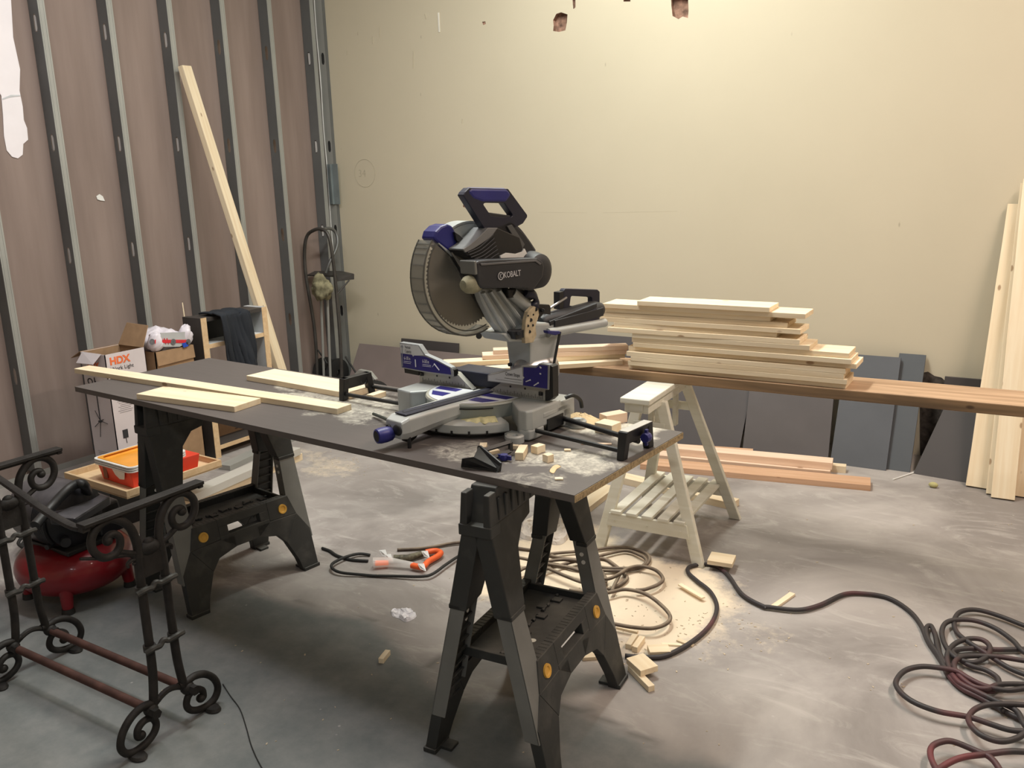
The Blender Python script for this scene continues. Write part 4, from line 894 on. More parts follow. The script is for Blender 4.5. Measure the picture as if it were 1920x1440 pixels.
m = MB()
for px_, py_, r in ((1005, 580, .006), (995, 600, .006), (990, 592, .003), (999, 610, .004), (990, 611, .004), (993, 622, .005), (1000, 590, .003)): m.cyl(su(px_, py_, .1052), su(px_, py_, .1065), r, seg=10)
B(m, 'link_hole', BLACKP, bl)
m = MB(); slab(m, [(962, 622), (985, 618), (986, 632), (968, 637)], .10, .06); m.cyl(su(973, 625, .10), su(973, 625, .115), .007, seg=12); B(m, 'stop_bolt', DKG, bevel=.001)
# --- blade, guards, head
BM = AF @ frame((0, BC[0], BC[1]), (0, 1, 0), (0, 0, 1), (1, 0, 0))
head = B(MB().tube([SA(.03, BC[0], BC[1]), SA(.065, BC[0], BC[1])], .022, 20), 'arbor', STEEL, smooth=True)
m = MB(); n = 80
prof = []
for i in range(n):
    a = 2*PI*i/n; prof.append((.1525, a)); prof.append((.1455, a+2*PI/n*.35))
vt = []
for z in (-.0014, .0014):
    c = m.bm.verts.new(BM @ V((0, 0, z))); r_ = [m.bm.verts.new(BM @ V((r*math.cos(a), r*math.sin(a), z))) for r, a in prof]; vt.append(r_)
    for i in range(len(r_)): m.face([c, r_[i], r_[(i+1) % len(r_)]])
for i in range(len(prof)): j = (i+1) % len(prof); m.face([vt[0][i], vt[0][j], vt[1][j], vt[1][i]])
bl = B(m, 'saw_blade', pm('blade_steel', (.22, .20, .17), .42, metal=.7, scale=3, var=.2))
m = MB(); m.lathe([(.0, .0016), (.026, .0016), (.026, .006), (.018, .008), (0, .008)], BM, 24); B(m, 'flange_washer', STEEL, bl, smooth=True)
def sector(a0, a1, r0, r1, w0, w1, nm, mt, seg=36, par=saw, **k):
    m = MB(); m.lathe([(r0, w0), (r1, w0), (r1, w1), (r0, w1), (r0, w0)], BM, seg, math.radians(a0), math.radians(a1))
    for a in (a0, a1):
        c, s = math.cos(math.radians(a)), math.sin(math.radians(a)); m.face([m.bm.verts.new(BM @ V((r*c, r*s, z))) for r, z in ((r0, w0), (r1, w0), (r1, w1), (r0, w1))])
    return B(m, nm, mt, par, smooth=True, **k)
ug = sector(-48, 140, .012, .149, -.030, -.024, 'upper_guard', ALUG)
sector(-48, 140, .146, .1545, -.030, .022, 'upper_guard', ALU, 40)
sector(62, 140, .012, .149, .017, .022, 'upper_guard', ALU)
sector(-50, 62, .020, .149, .010, .015, 'upper_guard', ALUG)
lg = sector(142, 293, .015, .176, .018, .021, 'lower_guard', GUARD)
sector(142, 293, .10, .176, -.036, -.033, 'guard_side', GUARD, par=lg)
sector(142, 293, .174, .177, -.036, .021, 'guard_rim', GUARDR, par=lg)
for d in (146, 150, 156, 166, 178, 190, 202, 212, 222, 232, 242, 252, 262, 272):
    a = math.radians(d); c = V((math.cos(a), math.sin(a), 0))*.1785; m = MB(); m.box((0, 0, 0), (.004, .003, .056), BM @ frame(c+V((0, 0, -.008)), (math.cos(a), math.sin(a), 0), (-math.sin(a), math.cos(a), 0))); B(m, 'guard_rib', GUARDR, lg)
m = MB(); m.tube([BM @ V((.178*math.cos(math.radians(d)), .178*math.sin(math.radians(d)), .0205)) for d in range(142, 294, 4)], .0022, 6); m.tube([BM @ V((.163*math.cos(math.radians(d)), .163*math.sin(math.radians(d)), .0215)) for d in range(142, 294, 4)], .0018, 6); m.tube([BM @ V((.178*math.cos(math.radians(d)), .178*math.sin(math.radians(d)), -.036)) for d in range(142, 294, 4)], .0018, 6)
B(m, 'guard_edge', pm('guard_edge_grey', (.10, .10, .09), .4), lg, smooth=True)
m = MB(); m.cyl(su(898, 630, .024), su(898, 630, .036), .009); B(m, 'guard_roller', RUBBER, lg, smooth=True)
m = MB(); slab(m, [(814, 448), (818, 434), (828, 424), (839, 420), (848, 423), (855, 436), (862, 452), (846, 474), (832, 463), (818, 452)], .024, -.034); gc = B(m, 'guard_cover', BLUEP, bevel=.006)
m = MB(); slab(m, [(853, 435), (862, 441), (878, 457), (876, 464), (870, 466), (856, 450)], .034, .024); B(m, 'guard_link', BLACKP, gc, bevel=.001)
m = MB(); slab(m, [(849, 482), (854, 482), (872, 508), (905, 545), (930, 578), (956, 604), (966, 622), (962, 630), (938, 626), (918, 600), (893, 560), (868, 515)], .030, .012); B(m, 'head_backplate', BLACKP, bevel=.002)
m = MB(); slab(m, [(897, 540), (955, 540), (985, 560), (1000, 590), (1000, 618), (975, 622), (945, 628), (925, 605), (905, 565)], .060, .030); g1 = B(m, 'gear_case', ALU, bevel=.006)
m = MB()
for k_, (a, b) in enumerate((((905, 548), (948, 622)), ((918, 546), (962, 612)), ((934, 544), (978, 604)))): m.tube([su(*a, .064), su(*b, .064)], .011, 8, flat=(1, .6))
m.tube([su(958, 548, .07), su(990, 575, .07), su(998, 600, .07)], .02, 10); B(m, 'casting_rib', ALU, g1, smooth=True)
m = MB(); slab(m, [(847, 474), (862, 456), (872, 468), (890, 492), (894, 522), (880, 524), (862, 499)], .0330, .0305); B(m, 'guard_plate', pm('taupe_metal', (.33, .31, .28), .5, metal=.2), ug)
# vented motor cover
m = MB(); slab(m, [(868, 470), (880, 462), (916, 427), (935, 428), (975, 445), (985, 480), (960, 492), (900, 490), (876, 480)], .085, .022); vb = B(m, 'motor_cover', BLACKP, bevel=.003)
m = MB(); P = [(868, 467), (881, 459), (899, 443), (915, 427), (934, 427), (922, 444), (905, 456), (888, 467), (873, 474)]
P0 = [su(a, b, .088) for a, b in P]; m.prism(P0, Wd*-.062); B(m, 'cover_shell', pm('mid_grey_plastic', (.17, .175, .18), .5), bevel=.002)
m = MB()
for k_ in range(6): m.tube(smoothpath([su(877+k_*3, 474+k_*4.5, .0875), su(900+k_*2, 463+k_*5.5, .0875), su(925+k_*2, 440+k_*7, .0875)], 4), .0022, 4)
B(m, 'vent_rib', DKG, vb)
m = MB(); slab(m, [(912, 431), (958, 414), (966, 420), (985, 440), (1004, 468), (1012, 488), (990, 494), (930, 494), (922, 470)], .075, .028); B(m, 'head_housing', DKG, bevel=.004)
m = MB(); slab(m, [(951, 424), (960, 421), (984, 458), (978, 470)], .080, .075); B(m, 'housing_plate', pm('grey_cover_plate', (.085, .087, .09), .5), bevel=.001)
m = MB(); m.tube(smoothpath([su(962, 420, .05), su(975, 432, .05), su(990, 452, .05), su(1002, 470, .05)], 4), .0045, 8); B(m, 'power_cord', NAVY, smooth=True)
m = MB(); slab(m, [(938, 480), (950, 474), (968, 476), (980, 472), (984, 466), (988, 474), (990, 484), (968, 488), (940, 488)], .090, .080); B(m, 'warning_tag', WHITE, bevel=.001)
# motor body with maker's lettering
m = MB(); slab(m, [(893, 492), (898, 489), (915, 487), (1008, 484), (1018, 490), (1021, 500), (1018, 520), (1000, 546), (988, 541), (960, 540), (905, 541), (897, 535), (895, 515)], .150, .085); mb_ = B(m, 'motor_housing', DKG, bevel=.005)
m = MB(); slab(m, [(868, 488), (895, 488), (897, 514), (893, 517), (869, 512)], .146, .125); 
m = MB(); c0 = su(894, 489, .150); c1 = su(896, 515, .150); m.hexa([c0, c1, c1-Wd*.060, c0-Wd*.060], [p-Ad*.010 for p in (c0, c1, c1-Wd*.060, c0-Wd*.060)]); B(m, 'motor_front', pm('warm_grey_plastic', (.16, .165, .155), .5), mb_, bevel=.003)
m = MB(); m.prism([su(a, b, .1505) for a, b in ((900, 494), (1005, 487), (1015, 494), (1012, 497), (1003, 490.5), (902, 498))], Wd*.002); B(m, 'housing_ridge', pm('ridge_grey', (.11, .11, .115), .45, dust=(.3, .29, .27), dustamt=.4), mb_, bevel=.0008)
m = MB(); m.lathe([(0, .045), (.030, .045), (.050, .032), (.058, .0), (.058, -.07), (0, -.07)], frame(su(999, 507, .09), Ad, Zu, Wd), 32); B(m, 'motor_bell', DKG, smooth=True)
LTR = pm('pale_lettering', (.42, .42, .44), .5)
tM = frame(su(944.5, 521.2, .1525), Ad, Zu, Wd)
text('maker_name', 'KOBALT', tM, .0235, LTR, mb_, .0002, bold=.0003, sx=.78)
m = MB(); c = su(939, 517.5, .1522); R1, R2 = .0115, .0088
m.ring([c+Ad*R1*math.cos(k*PI/12)+Zu*R1*math.sin(k*PI/12) for k in range(24)], [c+Ad*R2*math.cos(k*PI/12)+Zu*R2*math.sin(k*PI/12) for k in range(24)], Wd*.0006)
for p, q in (((-.003, -.006), (-.003, .006)), ((-.003, 0), (.004, .006)), ((-.003, 0), (.004, -.006))): m.tube([c+Ad*p[0]+Zu*p[1]+Wd*.0004, c+Ad*q[0]+Zu*q[1]+Wd*.0004], .0010, 4)
B(m, 'maker_emblem', LTR, mb_)
m = MB(); kc2 = su(884, 533, .12); m.lathe([(0, .034), (.014, .032), (.024, .018), (.027, .0), (.024, -.02), (0, -.03)], frame(kc2, Wd, Zu, Ad*-1), 20); B(m, 'dust_port', pm('dusty_cap', (.26, .25, .17), .7, var=.3, scale=40, dust=(.5, .45, .3), dustamt=.5), smooth=True)
m = MB(); m.tube(smoothpath([su(985, 548, .09), su(1000, 553, .095), su(1005, 565, .09), (su(998, 578, .085))], 5), [.012+.004*math.sin(k*.6) for k in range(16)], 10); B(m, 'motor_neck', NAVY, smooth=True)
m = MB(); slab(m, [(952, 542), (975, 542), (1000, 548), (1004, 560), (990, 566), (975, 556), (955, 560)], .085, .05); B(m, 'head_link', BLACKP, bevel=.003)
# D handle
O_ = [(869, 366), (872, 360), (880, 352), (953, 354), (989, 403), (989, 407), (981, 419), (950, 436), (912, 434)]
I_ = [(907, 384), (908, 381.5), (912, 380), (946, 381), (961, 402), (961, 405), (958, 407), (938, 407), (921, 405)]
m = MB(); m.ring([su(a, b, .075) for a, b in O_], [su(a, b, .075) for a, b in I_], Wd*-.026); hd = B(m, 'main_handle', NAVY, bevel=.006)
m = MB(); slab(m, [(876, 360), (883, 351), (952, 352.5), (961, 365), (950, 380.5), (906, 380.5), (888, 374)], .0770, .0465); B(m, 'handle_grip', BLUEP, hd, bevel=.009)
m = MB(); slab(m, [(916, 398), (958, 404), (950, 430), (918, 428)], .070, .044); B(m, 'trigger_guard', DKG, hd, bevel=.003)
# --- extension rods and wings
def rod(p, q, r=.0065): m = MB(); m.cyl(p, q, r, seg=14); return B(m, 'extension_rod', BLACKP, smooth=True)
def wing(pn, pf, h, inward, top):
    # pn/pf near and far foot on the bench
    d = (pf-pn); L = d.length; d.normalize(); o_ = V((d.y, -d.x, 0))*inward; F = frame(pn, o_, d, Zu); m = MB()
    m.hexa([F @ V(p) for p in ((0, -.012, 0), (.020, -.012, 0), (.020, .014, 0), (0, .014, 0))], [F @ V(p) for p in ((0, -.004, h), (.028, -.004, h), (.028, .020, h), (0, .020, h))])
    m.hexa([F @ V(p) for p in ((0, L-.014, 0), (.020, L-.014, 0), (.020, L+.014, 0), (0, L+.014, 0))], [F @ V(p) for p in ((0, L-.030, h), (.028, L-.030, h), (.028, L-.008, h), (0, L-.008, h))])
    m.hexa([F @ V(p) for p in ((0, -.002, h*.45), (.012, -.002, h*.45), (.012, L-.010, h*.45), (0, L-.010, h*.45))], [F @ V(p) for p in ((0, -.004, h), (.03, -.004, h), (.03, L-.008, h), (0, L-.008, h))])
    w = B(m, 'extension_wing', BLACKP, bevel=.003)
    if top:
        m = MB(); m.prism([F @ V(p) for p in ((.002, .0, h+.0004), (.028, .0, h+.0004), (.028, L-.012, h+.0004), (.002, L-.012, h+.0004))], Zu*.0012); B(m, 'wing_top', pm('worn_top', (.5, .5, .48), .5, dust=(.6, .55, .45), dustamt=.4), w)
    return w, F, L
zr = TZ+.028
pn, pf = fl(1160, 861, TZ), fl(1210, 837, TZ); w, F, L = wing(pn, pf, .078, 1, True)
p1, p2 = SF(.262, -.085, .028), F @ V((.01, .006, .022)); rod(p1, p2); rod(SF(.262, .062, .028), F @ V((.01, L*.62, .030)), .0075)
m = MB(); m.lathe([(0, -.012), (.013, -.012), (.015, .0), (.012, .012), (0, .012)], frame(F @ V((.034, L*.62, .045)), Zu, Xf, Yf), 9); m.box((0, 0, 0), (.008, .010, .045), frame(F @ V((.034, L*.62, .045)), Xf, Yf, Zu)); B(m, 'wing_knob', BLUEP, w, bevel=.001)
pn, pf = fl(640, 750, TZ), fl(692, 735, TZ); w, F, L = wing(pn, pf, .078, 1, False)
rod(SF(-.245, -.06, .028), F @ V((.012, .004, .022))); rod(SF(-.245, .07, .028), F @ V((.012, L, .022)))
m = MB(); m.tube([F @ V((.031, L*.62+.012*math.cos(t_), .055+.012*math.sin(t_))) for t_ in [PI+k*PI/8 for k in range(9)]], .0012, 6); B(m, 'moulded_mark', DKG, w)
# ================================================================ scrolled cast-iron stand, front left
YC = 1.365; XR, XLf = -2.05, -2.75
st = thing('iron_stand', 'dark cast-iron table base with scrolled ends and two rusty bars, front left on the floor', 'stand', (-2.4, YC, 0))
def endframe(x, outer):
    root = None
    def P(v, z, dx=0): return V((x+dx, YC+v, z))
    m = MB(); m.box((x, YC+.003, .708), (.036, .375, .010)); m.box((x, YC+.003, .699), (.010, .35, .012))
    m.box((x, YC-.175, .700), (.022, .02, .02)); m.box((x, YC+.185, .700), (.018, .016, .018))
    for v in (-.12, .11): m.ball((x, YC+v, .713), (.008, .022, .002), seg=10, n=6)
    bar = m.build('top_bar', IRON, st, bevel=.002)
    for s in (-1, 1):
        m = MB(); m.tube(smoothpath([P(s*.052, .118), P(s*.045, .17), P(s*.040, .24), P(s*.039, .40), P(s*.038, .53), P(s*.036, .575)], 4), .0125, 10)
        m.build('column', IRON, st, smooth=True)
        m = MB(); pts = [(.034, .560), (.036, .610), (.052, .660), (.090, .694), (.130, .694), (.158, .668), (.160, .632), (.138, .603), (.108, .597), (.086, .612), (.082, .638), (.098, .655), (.116, .652), (.122, .640)]
        sp = smoothpath([P(s*a, b) for a, b in pts], 5); n = len(sp); m.tube(sp, [.0125-.003*i/n for i in range(n)], 10); m.ball(P(s*.117, .642), .0135, seg=12, n=8)
        m.tube(smoothpath([P(s*.030, .572), P(s*.062, .585), P(s*.092, .600), P(s*.118, .600)], 4), [.008]*13, 8)
        m.tube(smoothpath([P(s*.03, .556), P(s*.055, .562), P(s*.070, .556), P(s*.068, .545)], 4), [.007-.003*i/12 for i in range(13)], 8)
        m.build('top_scroll', IRON, st, smooth=True)
        m = MB(); pts = [(.035, .127), (.060, .126), (.090, .130), (.125, .118), (.155, .088), (.166, .052), (.153, .024), (.126, .014), (.090, .018), (.062, .034), (.052, .058), (.064, .082), (.090, .086), (.110, .072), (.113, .052), (.104, .045)]
        sp = smoothpath([P(s*a, b) for a, b in pts], 5); n = len(sp); m.tube(sp, [.0115-.0015*i/n for i in range(n)], 10); m.ball(P(s*.102, .050), .0135, seg=12, n=8)
        m.build('foot_scroll', IRON, st, smooth=True)
        m = MB(); m.lathe([(0, 0), (.020, 0), (.022, .004), (.018, .012), (0, .014)], frame(P(s*.128, 0, .012)) @ Matrix.Diagonal((1.5, 1, 1, 1)), 20); m.build('foot_pad', IRON, st, smooth=True)
        m = MB(); m.ball(P(s*.062, .108), .021, seg=12, n=8); m.tube([P(s*.066, .106, outer*.010), P(s*.066, .106, outer*.034)], .015, 6); m.build('hub_nut', IRON, st, smooth=True)
    m = MB(); m.tube(smoothpath([P(-.062, .108), P(-.03, .128), P(0, .136), P(.03, .128), P(.062, .108)], 4), .009, 8); m.build('foot_arch', IRON, st, smooth=True)
    for z in (.470, .292):
        m = MB(); sp = smoothpath([P(-.062, z-.004, .013*outer), P(-.040, z+.002, .020*outer), P(-.015, z-.006, .010*outer), P(0, z+.004, .008*outer), P(.015, z-.002, .012*outer), P(.040, z+.004, .020*outer), P(.062, z, .013*outer)], 4)
        m.tube(sp, .0085, 8)
        for s in (-1, 1): m.lathe([(.012, -.010), (.017, -.010), (.017, .008), (.012, .008)], frame(P(s*.040, z)), 14)
        m.build('collar', pm('worn_iron', (.05, .048, .045), .55, metal=.4, bump=.5, var=.3), st, smooth=True)
    m = MB(); m.hexa([P(-.034, .50, -.008), P(.034, .50, -.008), P(.034, .50, .008), P(-.034, .50, .008)], [P(-.024, .585, -.008), P(.024, .585, -.008), P(.024, .585, .008), P(-.024, .585, .008)])
    m.ball(P(0, .578), (.017, .036, .022), seg=12, n=8); m.ball(P(.0, .592), (.012, .018, .016), seg=10, n=6); m.build('centre_leaf', IRON, st, smooth=True, bevel=0)
    return
endframe(XR, 1); endframe(XLf, 1)
for s in (-1, 1):
    m = MB(); m.cyl((XLf, YC+s*.062, .106), (XR, YC+s*.062, .106), .0125, seg=14); m.build('cross_bar', RUST, st, smooth=True)
m = MB(); sp = smoothpath([V((XR, YC-.168, .698)), V((XR-.05, YC-.172, .692)), V((XR-.22, YC-.145, .694)), V((XR-.45, YC-.10, .702)), V((XLf+.05, YC-.055, .700)), V((XLf, YC-.03, .675))], 5); m.tube(sp, [.013]*len(sp), 8, flat=(1, .6)); m.build('diagonal_brace', IRON, st, smooth=True)
m = MB(); sp = smoothpath([onx(150, 1048, XR), onx(200, 1046, XR), onx(238, 1040, XR), onx(252, 1044, XR), onx(257, 1053, XR), onx(249, 1058, XR)], 5); m.tube(sp, [.004+.003*math.sin(PI*i/len(sp)) for i in range(len(sp))], 8); m.build('tendril', IRON, st, smooth=True)

# ================================================================ red pancake air compressor
CX, CY = -3.14, 1.77
cp = thing('air_compressor', 'red pancake tank air compressor with black motor shroud and carry handle, behind the iron stand', 'compressor', (CX, CY, 0))
def CP(x, y, z): return V((CX+x, CY+y, z))
R_ = .212
m = MB(); prof = [(0, .044)]+[(R_*(.36+.64*math.cos(t)**.8) if math.cos(t) > 0 else R_*.36, .138+.094*math.sin(t)) for t in [(-90+10*i)*PI/180 for i in range(1, 18)]]+[(0, .232)]
m.lathe(prof, frame(CP(0, 0, 0)), 48); m.build('tank', RED, cp, smooth=True)
for dx, dy in ((.13, -.13), (-.13, -.13), (.13, .13), (-.13, .13)):
    m = MB(); m.cyl(CP(dx, dy, .012), CP(dx*.95, dy*.95, .10), .019, .026); l = m.build('leg', RED, cp, smooth=True)
    m = MB(); m.cyl(CP(dx, dy, 0), CP(dx, dy, .022), .024, .021); m.build('rubber_foot', RUBBER, l, smooth=True)
m = MB(); m.hexa([CP(-.15, -.11, .222), CP(.15, -.11, .222), CP(.15, .11, .222), CP(-.15, .11, .222)], [CP(-.15, -.11, .240), CP(.15, -.11, .240), CP(.15, .11, .240), CP(-.15, .11, .240)]); m.build('deck', BLACKP, cp, bevel=.004)
SHR = pm('shroud_black', (.016, .017, .022), .38, dust=(.35, .33, .35), dustamt=.45, dscale=9)
m = MB(); m.lathe([(0, .13), (.08, .13), (.116, .11), (.126, .05), (.126, -.13), (.11, -.165), (0, -.17)], frame(CP(-.0, -.03, .345), (0, 1, 0), Zu, (1, 0, 0)), 28); ms = m.build('motor_shroud', SHR, cp, smooth=True)
m = MB()
for i in range(10): m.lathe([(.120, -.002), (.130, -.002), (.130, .002), (.120, .002)], frame(CP(.03+i*.008, -.03, .345), (0, 1, 0), Zu, (1, 0, 0)), 24, math.radians(150), math.radians(215))
m.build('cooling_rib', DKG, ms)
m = MB(); P = [fl(92, 968, .40), fl(140, 972, .40), fl(207, 930, .40), fl(160, 918, .40), fl(110, 930, .40)]
m.hexa([p-Zu*.035 for p in P], P); m.build('top_cover', SHR, cp, bevel=.008)
m = MB(); m.hexa([CP(-.02, .04, .238), CP(.13, .04, .238), CP(.13, .15, .238), CP(-.02, .15, .238)], [CP(-.02, .04, .37), CP(.12, .04, .36), CP(.12, .14, .36), CP(-.02, .14, .37)]); m.build('pump_block', SHR, cp, bevel=.01)
m = MB(); sp = smoothpath([fl(66, 985, .40), fl(95, 952, .43), fl(125, 920, .47), fl(143, 908, .48), fl(157, 909, .475), fl(164, 925, .42)], 5); m.tube(sp, .018, 10); m.build('carry_handle', BLACKP, cp, smooth=True)
m = MB(); sp = smoothpath([CP(-.17, -.10, .27), CP(-.20, -.10, .36), CP(-.16, -.08, .42), CP(-.05, -.06, .43)], 5); m.tube(sp, .010, 8); m.build('frame_tube', BLACKP, cp, smooth=True)
m = MB(); a = fl(16, 960, .40); m.prism([fl(15, 957, .42), fl(31, 957, .42), fl(31, 967, .405), fl(15, 967, .405)], V((.004, -.004, 0))); m.build('warning_label', pm('label_yellow', (.85, .55, .02), .5), cp)
m = MB(); m.prism([fl(17, 969, .40), fl(33, 967, .40), fl(34, 979, .385), fl(19, 981, .385)], V((.004, -.004, 0))); m.build('rating_plate', pm('plate_grey', (.4, .4, .42), .5), cp)
m = MB(); m.cyl(CP(.13, -.10, .28), CP(.15, -.11, .28), .018); m.build('pressure_gauge', DKG, cp, smooth=True)
m = MB(); m.cyl(CP(.08, -.12, .265), CP(.09, -.15, .265), .010); m.build('outlet_valve', DKG, cp, smooth=True)
# coil of black hose behind it
m = MB(); c = V((-3.62, 1.98, 0))
for k in range(4):
    R0 = .13+.012*k; m.tube([c+V((R0*math.cos(t), R0*.9*math.sin(t), .008+k*.016+.003*math.sin(3*t))) for t in [i*PI/18 for i in range(36)]], .0075, 6, closed=True)
tag(m.build('hose_coil', RUBBER, None, M=frame(c), smooth='all'), 'coil of black hose on the floor between the compressor and the stud wall', 'hose')

# ================================================================ cartons by the stud wall
def obox(t, nm, x0, x1, y0, y1, z0, z1, th, mt, mi):
    m = MB(); m.box(((x0+x1)/2, y0+th/2, (z0+z1)/2), (x1-x0, th, z1-z0)); m.box(((x0+x1)/2, y1-th/2, (z0+z1)/2), (x1-x0, th, z1-z0)); m.box((x0+th/2, (y0+y1)/2, (z0+z1)/2), (th, y1-y0, z1-z0)); m.box((x1-th/2, (y0+y1)/2, (z0+z1)/2), (th, y1-y0, z1-z0)); m.box(((x0+x1)/2, (y0+y1)/2, z0+th/2), (x1-x0, y1-y0, th)); b = m.build(nm, mt, t)
    m = MB(); e = .0015; m.box(((x0+x1)/2, y0+th+e/2, (z0+z1)/2), (x1-x0-2*th, e, z1-z0-.002)); m.box(((x0+x1)/2, y1-th-e/2, (z0+z1)/2), (x1-x0-2*th, e, z1-z0-.002)); m.box((x0+th+e/2, (y0+y1)/2, (z0+z1)/2), (e, y1-y0-2*th, z1-z0-.002)); m.box((x1-th-e/2, (y0+y1)/2, (z0+z1)/2), (e, y1-y0-2*th, z1-z0-.002)); m.build('box_lining', mi, t); return b
hx0, hx1, hy0, hy1, hz = -4.22, -4.012, 2.57, 2.80, .725
hb = thing('tall_carton', 'tall open white carton of a work light stand standing by the stud wall', 'box', (-4.11, 2.68, 0))
obox(hb, 'carton_body', hx0, hx1, hy0, hy1, 0, hz, .004, BOXW, CARD)
m = MB(); m.prism([(hx0, hy1-.01, hz), (hx1, hy1-.01, hz), (hx1-.02, hy1+.05, hz+.105), (hx0+.01, hy1+.05, hz+.11)], (0, .003, 0)); m.build('flap', CARD, hb)
m = MB(); m.prism([(hx0, hy0, hz), (hx0, hy1, hz), (hx0-.085, hy1-.02, hz-.03), (hx0-.085, hy0+.0, hz-.04)], (0, 0, .003)); m.build('flap', CARD, hb)
m = MB(); m.prism([(hx0+.02, hy0, hz), (hx1-.03, hy0, hz), (hx1-.04, hy0-.045, hz-.045), (hx0+.02, hy0-.04, hz-.05)], (0, 0, .003)); m.build('flap', BOXW, hb)
ORT = pm('orange_print', (.75, .16, .05), .6); GRP = pm('grey_print', (.30, .29, .31), .7)
fx = lambda y, z: frame((hx1+.0012, y, z), (0, 1, 0), Zu, (1, 0, 0)); fy = lambda x, z: frame((x, hy0-.0012, z), (1, 0, 0), Zu, (0, -1, 0))
text('print_title', 'HDX', fx(hy0+.022, hz-.055), .052, ORT, hb, .0003, bold=.002); text('print_title', 'HDX', fy(hx0+.05, hz-.075), .045, ORT, hb, .0003, bold=.002)
text('print_line', 'Work Light\nStand', fx(hy0+.022, hz-.088), .028, INK, hb, .0002)
m = MB(); c = V((hx0+.095, hy0-.0015, .40))
m.tube([c+V((0, 0, .20)), c+V((0, 0, -.04))], .003, 5)
for dx, dz in ((-.055, -.06), (.06, -.03), (-.02, -.11), (-.035, .03), (.03, -.01)): m.tube([c+V((0, 0, -.03)), c+V((dx, 0, dz-.01))], .0016, 4)
m.tube([c+V((-.012, 0, -.035)), c+V((.014, 0, -.03))], .006, 5)
cx = V((hx0+.055, hy0-.0015, .575)); m.ring([cx+V((.022*math.cos(t), 0, .018*math.sin(t))) for t in [i*PI/8 for i in range(16)]], [cx+V((.016*math.cos(t), 0, .012*math.sin(t))) for t in [i*PI/8 for i in range(16)]], (0, -.0006, 0))
for dx in (.045, .075): m.box(cx+V((dx, 0, 0)), (.010, .001, .014))
m.build('print_tripod', INK, hb)
m = MB()
for i in range(8): m.box((hx0+.10, hy0-.001, .20-i*.011), (.13 - (i % 3)*.01, .0008, .0022))
for i in range(7): m.box((hx1+.001, hy0+.075+.0*i, .475-i*.010), (.0008, .085-(i*37 % 5)*.008, .002))
m.build('small_print', GRP, hb)
m = MB()
for (y, z) in ((hy0+.055, .30), ): m.box((hx1+.001, y, z), (.001, .030, .045)); m.tube([(hx1+.001, y, z-.02), (hx1+.001, y+.002, z-.05)], .002, 4)
m.tube([(hx1+.001, hy0+.14, .46), (hx1+.001, hy0+.12, .36)], .0015, 4); m.tube([(hx1+.001, hy0+.13, .44), (hx1+.001, hy0+.20, .43)], .0015, 4)
m.tube([(hx1+.001, hy0+.115, .235), (hx1+.001, hy0+.165, .245)], .0015, 4); m.tube([(hx1+.001, hy0+.14, .26), (hx1+.001, hy0+.14, .235)], .0012, 4); m.box((hx1+.001, hy0+.142, .213), (.001, .024, .012))
m.build('print_lamp', INK, hb)
m = MB(); m.box((hx1+.001, hy0+.062, .185), (.001, .050, .042)); pr = m.build('print_picture', ORT, hb); m = MB(); m.box((hx1+.0018, hy0+.062, .180), (.001, .042, .034)); m.build('picture_inner', INK, pr)
# brown carton with a shopping bag
bx0, bx1, by0, by1, bz = -4.27, -4.01, 2.855, 3.10, .685
cb = thing('open_carton', 'open brown cardboard box between the white light carton and the shelf frame', 'box', (-4.14, 2.98, 0))
obox(cb, 'carton_body', bx0, bx1, by0, by1, 0, bz, .005, CARD, CARD)
m = MB(); m.prism([(bx1, by0+.005, bz), (bx1, by1, bz), (bx1+.006, by1, bz-.07), (bx1+.006, by0+.005, bz-.075)], (.003, 0, 0)); m.build('flap', CARD, cb)
RINGM = pm('ring_grey', (.12, .12, .13), .5)
bg = thing('shopping_bag', 'crumpled white plastic shopping bag with a red printed band, stuffed in the brown carton', 'bag', (-4.14, 2.98, bz))
BAGM = pm('white_film', (.72, .68, .75), .35, var=.05)
m = MB(); m.lathe([(math.sin(PI*i/16)*(.105), -math.cos(PI*i/16)*.075) for i in range(17)], frame((-4.13, 2.985, bz+.03)), 36)
for v in m.bm.verts:
    q = v.co; k = noise.fractal(q*14, 1, 2, 4)*.030; d = (q-V((-4.13, 2.985, bz+.03))); v.co = q+d.normalized()*k; v.co.x = max(min(v.co.x, bx1-.012), bx0+.012) if v.co.z < bz+.004 else v.co.x; v.co.y = max(min(v.co.y, by1-.012), by0+.012) if v.co.z < bz+.004 else v.co.y
m.build('bag_body', BAGM, bg, smooth='all')
for yy in (2.885, 3.075):
    m = MB(); m.lathe([(math.sin(PI*i/12)*.040, -math.cos(PI*i/12)*.055) for i in range(13)], frame((-4.03, yy, bz+.055)), 24)
    for v in m.bm.verts: v.co += V((.7, .7, 1))*noise.fractal(v.co*20, 1, 2, 3)*.022
    m.build('bag_handle', BAGM, bg, smooth='all')
bp = [onx(300, 624, -4.005), onx(355, 622, -4.005), onx(357, 640, -4.005), onx(336, 650, -4.005), onx(300, 650, -4.005)]
m = MB(); m.prism(bp, (.004, 0, 0)); bnd = m.build('printed_band', pm('band_grey', (.45, .46, .47), .5), bg)
m = MB(); m.prism([onx(290, 637, -4.0), onx(350, 637, -4.0), onx(350, 643, -4.0), onx(290, 643, -4.0)], (.0012, 0, 0))
for k in range(5): m.tube(smoothpath([onx(291+k*5, 645, -3.9995), onx(293+k*5, 634, -3.9995), onx(295+k*5, 640, -3.9995), onx(296+k*5, 646, -3.9995)], 3), .0016, 4)
m.build('red_print', pm('red_print', (.6, .03, .04), .5), bnd)
